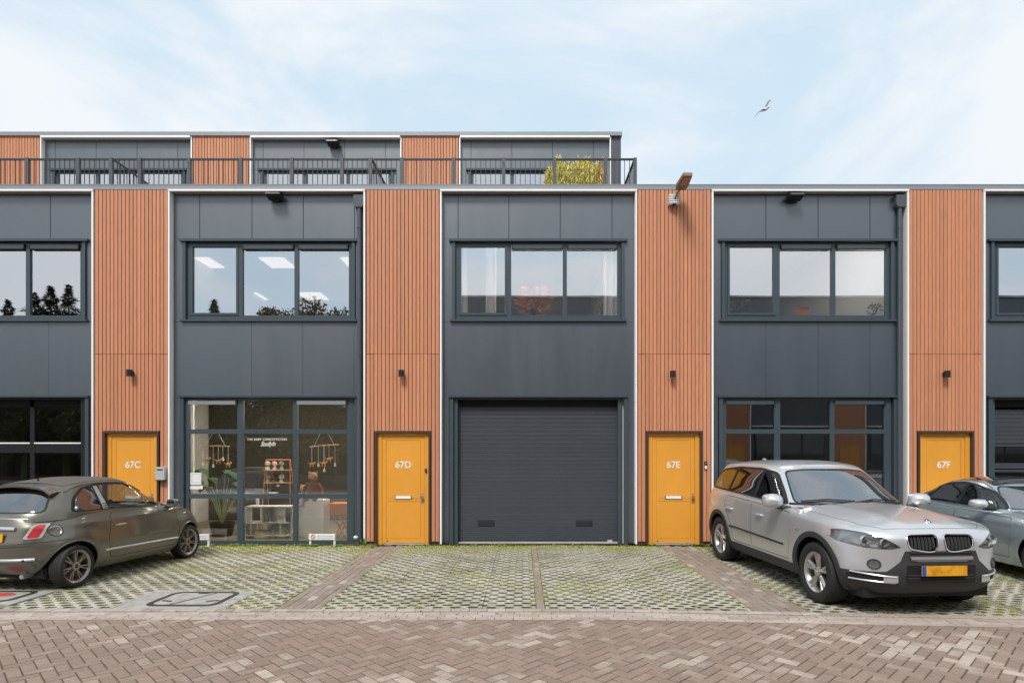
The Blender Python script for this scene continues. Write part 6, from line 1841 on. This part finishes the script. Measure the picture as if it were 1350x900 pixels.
# ------------------------------------------------------------------ green-grey hatchback
OLIVE = carpaint('olive grey metallic paint', (0.150, 0.138, 0.110), metal=.5, rough=.30, coat=.8)
def hatch_mod(x, y, z, g):
    if g <= 1 and abs(y) > .4:
        for ax in (1.15, -1.15):
            d = math.hypot(x - ax, z - .32)
            y += math.copysign(.030 * math.exp(-((d - .36) / .12) ** 2), y) * min(1, g * 4)
        y += math.copysign(.010 * math.exp(-((z - (.875 + .02 * x)) / .028) ** 2), y) * 1.5
    return x, y, z
FABRIC = mat('folding fabric roof', (0.11, 0.095, 0.085), .8, var=.12, vscale=40, bump=.3, bscale=300)
def hatch_extra(root, body, house, bvh, hvh, P):
    for s in (1, -1):
        line(bvh, [(.80, .41), (-.72, .435)], 'side', s, .016, M_SATIN, 'side_moulding', root, off=.006)
        q = on_skin(bvh, [(-.50, .775), (-.34, .778)], 'side', s, .026)
        MB().tube([q[0] + Vector((-.01, -s * .025, 0)), q[0], q[1], q[1] + Vector((.01, -s * .025, 0))], [.009, .013, .013, .009], 8).build('door_handle', M_CHROME, root, smooth=True)
        mirror_housing(root, (.66, s * .86, 1.00), s, OLIVE, M_GAP, (.08, .085, .070))
        # pillar behind the door with louvre plate
        q = on_skin(hvh, [(-.595, 1.02), (-.607, 1.10), (-.64, 1.35)], 'side', s, .006)
        mb = MB(); vs = []
        for p, w in zip(q, (.045, .043, .034)): vs += [(p.x - w, p.y, p.z), (p.x + w, p.y, p.z)]
        mb.add(vs, [(0, 1, 3, 2), (2, 3, 5, 4)]); pp = mb.build('pillar_plate', M_SATIN, root)
        mb = MB()
        for k in range(3):
            z = 1.035 + k * .03; p = on_skin(hvh, [(-.595, z)], 'side', s, .008)[0]; mb.box(p.x - .03, p.y - .003, z - .006, p.x + .03, p.y + .003, z + .006)
        mb.build('pillar_louvre', M_GAP, pp)
        line(bvh, [(1.02, .80), (1.08, .803)], 'side', s, .009, M_SHELF, 'side_repeater', root, off=.002)
        # fuel flap ring, door shut detail
        if s < 0:
            line(bvh, circle(-1.37, .80, .074, 22), 'side', s, .0045, M_GAP, 'fuel_flap_gap', root, off=-.001, close=True, n=5)
            line(bvh, circle(-1.37, .80, .058, 22), 'side', s, .006, M_CHROME, 'fuel_flap_ring', root, off=.002, close=True)
        # fabric roof rails
        q = on_skin(hvh, [(x, s * .545) for x in np.linspace(.28, -1.12, 12)], 'top', 1, .004)
        MB().tube(q, .010, 8).build('roof_rail', OLIVE, root, smooth=True)
    # rear: chrome strips, plate, handle, spoiler
    for s in (1, -1):
        line(bvh, [(s * .14, .445), (s * .56, .445)], 'front', -1, .022, M_SATIN, 'bumper_strip', root, off=.004, n=8)
        q = on_skin(bvh, [(s * .46, .445)], 'front', -1, .022)[0]
        MB().tube([q, q + Vector((-.012, 0, 0))], .014, 12).build('parking_sensor', M_GAP, root)
    line(bvh, [(-.34, .84), (0, .855), (.34, .84)], 'front', -1, .026, M_CHROME, 'tailgate_handle', root, off=.012, n=10)
    q = on_skin(bvh, [(0, .735)], 'front', -1, .014)[0]
    plate(root, q.x, .735, .48, .11, R(6), -1)
    line(bvh, [(-.62, .955), (0, .975), (.62, .955)], 'front', -1, .006, M_SATIN, 'tailgate_trim', root, off=.004)
    q = on_skin(hvh, [(-1.18, y) for y in np.linspace(-.52, .52, 13)], 'top', 1, .012)
    mb = MB(); vs = []
    for p in q: vs += [(p.x + .10, p.y, p.z + .012), (p.x - .02, p.y, p.z + .016), (p.x - .13, p.y, p.z - .012), (p.x - .13, p.y, p.z - .035), (p.x + .02, p.y, p.z - .01)]
    for a in range(len(q) - 1): mb.f += [(5 * a + i, 5 * a + (i + 1) % 5, 5 * a + 5 + (i + 1) % 5, 5 * a + 5 + i) for i in range(5)]; mb.m += [0] * 5
    mb.v = vs; mb.build('rear_spoiler', OLIVE, root, smooth=True)
    q = on_skin(hvh, [(-.95, 0)], 'top', 1, 0)[0]
    MB().tube([q, q + Vector((-.05, 0, .06)), q + Vector((-.17, 0, .26))], [.012, .006, .003], 6).build('roof_antenna', M_GAP, root)
    MB().box(-1.45, -.60, .17, 1.5, .60, .30).build('underbody', M_GAP, root)
    MB().tube([(-1.25, -.40, .22), (-1.60, -.40, .22)], .03, 12).build('exhaust', M_STEEL, root)
    # boot shut line
    line(bvh, [(-.66, 1.0), (-.60, .80), (-.52, .62), (0, .60), (.52, .62), (.60, .80), (.66, 1.0)], 'front', -1, .004, M_GAP, 'tailgate_gap', root, off=-.001, n=5)
    line(bvh, [(-1.66, .655), (-1.45, .66), (-1.25, .675)], 'side', -1, .005, M_GAP, 'bumper_gap', root, off=-.001, n=5)
    line(bvh, [(-1.66, .655), (-1.45, .66), (-1.25, .675)], 'side', 1, .003, M_GAP, 'bumper_gap', root, off=-.001, n=5)
    # tail lamp inner red field in its pale frame
    for s in (1, -1):
        pass
M_LFRAME = mat('pale lamp frame', (.46, .42, .42), .15, coat=.5)
HATCH = dict(
    paint=OLIVE, plan=(4.8, 2.6, 4.6, 2.8), plan_g=(5.5, 3.2, 4.6, 3.2), W=.815,
    zb=[(-1.8, .30), (-1.3, .20), (0, .19), (1.5, .20), (1.9, .28)],
    zs=[(-1.75, .96), (-1.2, .985), (0, .965), (.6, .945), (1.1, .875), (1.5, .76), (1.82, .62)],
    zc=[(-1.75, 1.0), (-1, 1.05), (.4, 1.05), (.8, 1.02), (1.2, .97), (1.6, .86), (1.82, .74)],
    low=[(0, .73, 1.66, -1.55), (.12, .775, 1.74, -1.645), (.32, .805, 1.80, -1.715), (.50, .815, 1.815, -1.72), (.66, .812, 1.80, -1.690), (.82, .795, 1.77, -1.655), (.94, .765, 1.73, -1.62), (1, .735, 1.70, -1.60)],
    lid=(.10, .04), mod=hatch_mod,
    gh=[(0, .735, .92, -1.60), (.2, .720, .80, -1.565), (.5, .660, .56, -1.47), (.85, .585, .28, -1.31), (.95, .555, .19, -1.25), (1, .525, .12, -1.20)],
    gz=[(-1.4, 1.345), (-1.0, 1.385), (-.4, 1.41), (.2, 1.385), (.9, 1.34)], gb=.05,
    gc=[(-1.4, 1.36), (-1.1, 1.415), (-.5, 1.475), (0, 1.455), (.4, 1.38)], glid=(.05, .06),
    arch_r=.325, arch_z=.30, axles=(1.15, -1.15), track=.80,
    side_windows=[dict(surround=[(.80, .975), (.72, 1.07), (.42, 1.28), (.08, 1.37), (-.55, 1.392), (-.88, 1.345), (-1.07, 1.20), (-1.16, 1.02), (-.4, 1.005)], r=.07, chrome=.0,
        panes=[([(.73, .995), (.64, 1.08), (.37, 1.26), (.05, 1.345), (-.58, 1.365), (-.53, 1.02)], 'car side glass'),
               ([(-.66, 1.022), (-.70, 1.360), (-.84, 1.325), (-1.02, 1.20), (-1.10, 1.035)], 'privacy glass')])],
    screens=[('windscreen', [(-.61, 1.00), (.61, 1.00), (.47, 1.34), (-.47, 1.34)], 'car side glass', FRONT(-.1), .015),
             ('rear_window', [(-.565, 1.03), (.565, 1.03), (.455, 1.345), (-.455, 1.345)], 'privacy glass', REAR(-1.0), .02)],
    roof_panel=([(.24, -.50), (.24, .50), (-1.10, .50), (-1.10, -.50)], FABRIC),
    body_parts=[
        ('red_lens', smoothpoly([(.470, .722), (.522, .882), (.600, .886), (.570, .722)], .025, 3), 'front', REAR(-1.2), M_RED, 0, True, .008),
        ('tail_lamp', smoothpoly([(.43, .705), (.500, .898), (.628, .902), (.598, .708)], .03, 3), 'front', REAR(-1.2), M_LFRAME, .003, True, .004),
        ('door', smoothpoly([(.80, .30), (.84, .60), (.80, .935), (-.56, .965), (-.64, .60), (-.58, .30)], .07, 4), 'side', ANY, OLIVE, .008, True, 0),
        ('headlamp_lens', circle(.52, .62, .10, 18), 'front', FRONT(1.3), G_LENS, .004, True, .004),
    ],
    cabin=(.80, -1.35, .62, .62, .98), seats=[(-.20, .33), (-.20, -.33), (-.98, .30), (-.98, -.30)], seat_top=1.12,
    r=.290, tw=.195, rim_r=.220, spokes=7, rim_m=mat('bronze alloy', (.36, .31, .29), .3, metal=.7), style='double', extra=hatch_extra)

# ------------------------------------------------------------------ blue-grey fastback saloon
BLUEG = carpaint('blue grey metallic paint', (0.36, 0.43, 0.47), metal=.5, rough=.3)
def sal_mod(x, y, z, g):
    if g <= 1 and abs(y) > .5:
        for ax in (1.40, -1.40):
            d = math.hypot(x - ax, z - .36); y += math.copysign(.028 * math.exp(-((d - .44) / .12) ** 2), y) * min(1, g * 4)
        y += math.copysign(.010 * math.exp(-((z - (.80 + .01 * x)) / .03) ** 2), y)
    return x, y, z
def sal_extra(root, body, house, bvh, hvh, P):
    for s in (1, -1):
        for x in (-.10, -1.02):
            q = on_skin(bvh, [(x - .09, .80), (x + .09, .80)], 'side', s, .018)
            MB().tube([q[0] + Vector((-.01, -s * .03, 0)), q[0], q[1], q[1] + Vector((.01, -s * .03, 0))], [.009, .013, .013, .009], 8).build('door_handle', BLUEG, root, smooth=True)
        mirror_housing(root, (.42, s * 1.02, 1.045), s, mat('pale silver mirror cap', (.60, .63, .66), .25, metal=.4, coat=1.0), M_GAP, (.085, .12, .075))
        MB().tube(on_skin(hvh, [(x, s * .60) for x in np.linspace(.2, -1.2, 8)], 'top', 1, .003), .008, 6).build('roof_gutter', M_CHROME, root, smooth=True)
        q = on_skin(bvh, smoothpoly([(s * .55, .60), (s * .60, .70), (s * .84, .74), (s * .86, .66)], .03, 3), 'front', 1, .006)
        MB().add([tuple(p) for p in q], [tuple(range(len(q)))]).build('headlamp', M_LAMPIN, root)
    MB().box(-2.0, -.70, .17, 1.9, .70, .30).build('underbody', M_GAP, root)
    line(bvh, [(-.4, .5), (.4, .5)], 'front', 1, .05, M_GAP, 'front_grille', root, off=0)
    plate(root, on_skin(bvh, [(0, .38)], 'front', 1, .012)[0].x, .38, .52, .11, 0, 1)
SALOON = dict(
    paint=BLUEG, plan=(6, 2.6, 6, 2.8), plan_g=(4.5, 3.0, 4.5, 2.6), W=.92,
    zb=[(-2.4, .33), (-1.9, .20), (0, .19), (1.9, .20), (2.3, .26)],
    zs=[(-2.35, .93), (-1.5, .975), (-.3, .945), (.6, .915), (1.3, .84), (1.9, .73), (2.3, .60)],
    zc=[(-2.35, 1.02), (-1.5, 1.02), (.6, 1.0), (1.2, .95), (1.8, .84), (2.3, .66)],
    low=[(0, .84, 2.13, -2.15), (.15, .885, 2.20, -2.23), (.40, .915, 2.25, -2.28), (.60, .92, 2.245, -2.27), (.80, .905, 2.22, -2.25), (.93, .88, 2.19, -2.22), (1, .85, 2.15, -2.20)],
    lid=(.12, .04), mod=sal_mod,
    gh=[(0, .855, 1.00, -2.16), (.2, .84, .84, -2.04), (.5, .77, .56, -1.72), (.85, .68, .24, -1.22), (.95, .64, .13, -1.0), (1, .60, .06, -.85)],
    gz=[(-1.9, 1.22), (-1.2, 1.32), (-.5, 1.375), (0, 1.36), (1, 1.30)], gb=.05,
    gc=[(-1.9, 1.24), (-1.2, 1.36), (-.5, 1.435), (0, 1.42), (.4, 1.34)], glid=(.05, .1),
    arch_r=.365, arch_z=.34, axles=(1.40, -1.40), track=.91,
    side_windows=[dict(surround=[(.60, .965), (.49, 1.05), (.18, 1.235), (-.12, 1.32), (-.45, 1.355), (-1.0, 1.30), (-1.5, 1.15), (-1.62, 1.05), (-1.4, 1.015)], r=.07, chrome=.007,
        panes=[([(.54, .985), (.44, 1.06), (.15, 1.225), (-.12, 1.30), (-.30, 1.322), (-.30, .99)], 'car side glass'),
               ([(-.38, .99), (-.38, 1.325), (-.55, 1.322), (-.98, 1.275), (-1.12, 1.02)], 'privacy glass'),
               ([(-1.17, 1.025), (-1.05, 1.26), (-1.42, 1.145), (-1.52, 1.06), (-1.38, 1.035)], 'privacy glass')])],
    screens=[('windscreen', [(-.72, .98), (.72, .98), (.54, 1.31), (-.54, 1.31)], 'car windscreen', FRONT(-.2), .016),
             ('rear_window', [(-.62, 1.08), (.62, 1.08), (.50, 1.27), (-.50, 1.27)], 'privacy glass', REAR(-1.1), .02)],
    roof_panel=([(.10, -.56), (.10, .56), (-.95, .54), (-.95, -.54)], mat('black glass roof', (.012, .012, .014), .08, coat=1.0)),
    body_parts=[
        ('front_door', smoothpoly([(.86, .30), (.92, .62), (.86, .885), (-.34, .925), (-.34, .30)], .05, 3), 'side', ANY, BLUEG, .008, True, 0),
        ('rear_door', smoothpoly([(-.35, .30), (-.35, .925), (-1.2, .955), (-1.28, .85), (-1.08, .66), (-.96, .45), (-.94, .30)], .05, 3), 'side', ANY, BLUEG, .008, True, 0),
        ('tail_lamp', smoothpoly([(.50, .78), (.52, .88), (.86, .90), (.88, .80)], .03, 3), 'front', REAR(-1.9), M_RED, .003, True, .003),
    ],
    cabin_m=mat('pale cabin trim', (.30, .33, .33), .8), cabin=(.90, -1.8, .70, .60, .98), seats=[(-.25, .36), (-.25, -.36), (-1.1, .36), (-1.1, -.36)], seat_top=1.22,
    r=.335, tw=.235, rim_r=.235, spokes=5, rim_m=mat('grey alloy', (.30, .31, .32), .3, metal=.8), style='star', extra=sal_extra)
def place(P, rear_axle, front_axle):
    ra, fa = Vector(rear_axle), Vector(front_axle); d = (fa - ra).normalized()
    # the measured near wheels fix the line; the axle base is the car's own
    mid = (ra + fa) / 2
    return (mid.x, mid.y), math.atan2(d.y, d.x)
loc, hd = place(SUV, (4.32, 10.45), (4.54, 7.50))
make_car(SUV, 'parked_suv', 'silver SUV parked nose out in front of the shop window of 67E', 'cars parked nose in or out on the bays', loc, hd)
loc, hd = place(HATCH, (-6.88, 8.36), (-6.62, 10.62))
make_car(HATCH, 'parked_hatchback', 'small olive grey hatchback with folding fabric roof parked nose in before door 67C', 'cars parked nose in or out on the bays', loc, hd)
loc, hd = place(SALOON, (8.10, 11.05), (8.00, 8.28))
make_car(SALOON, 'parked_saloon', 'blue-grey fastback saloon with black roof at the right edge, behind the silver SUV', 'cars parked nose in or out on the bays', loc, hd)
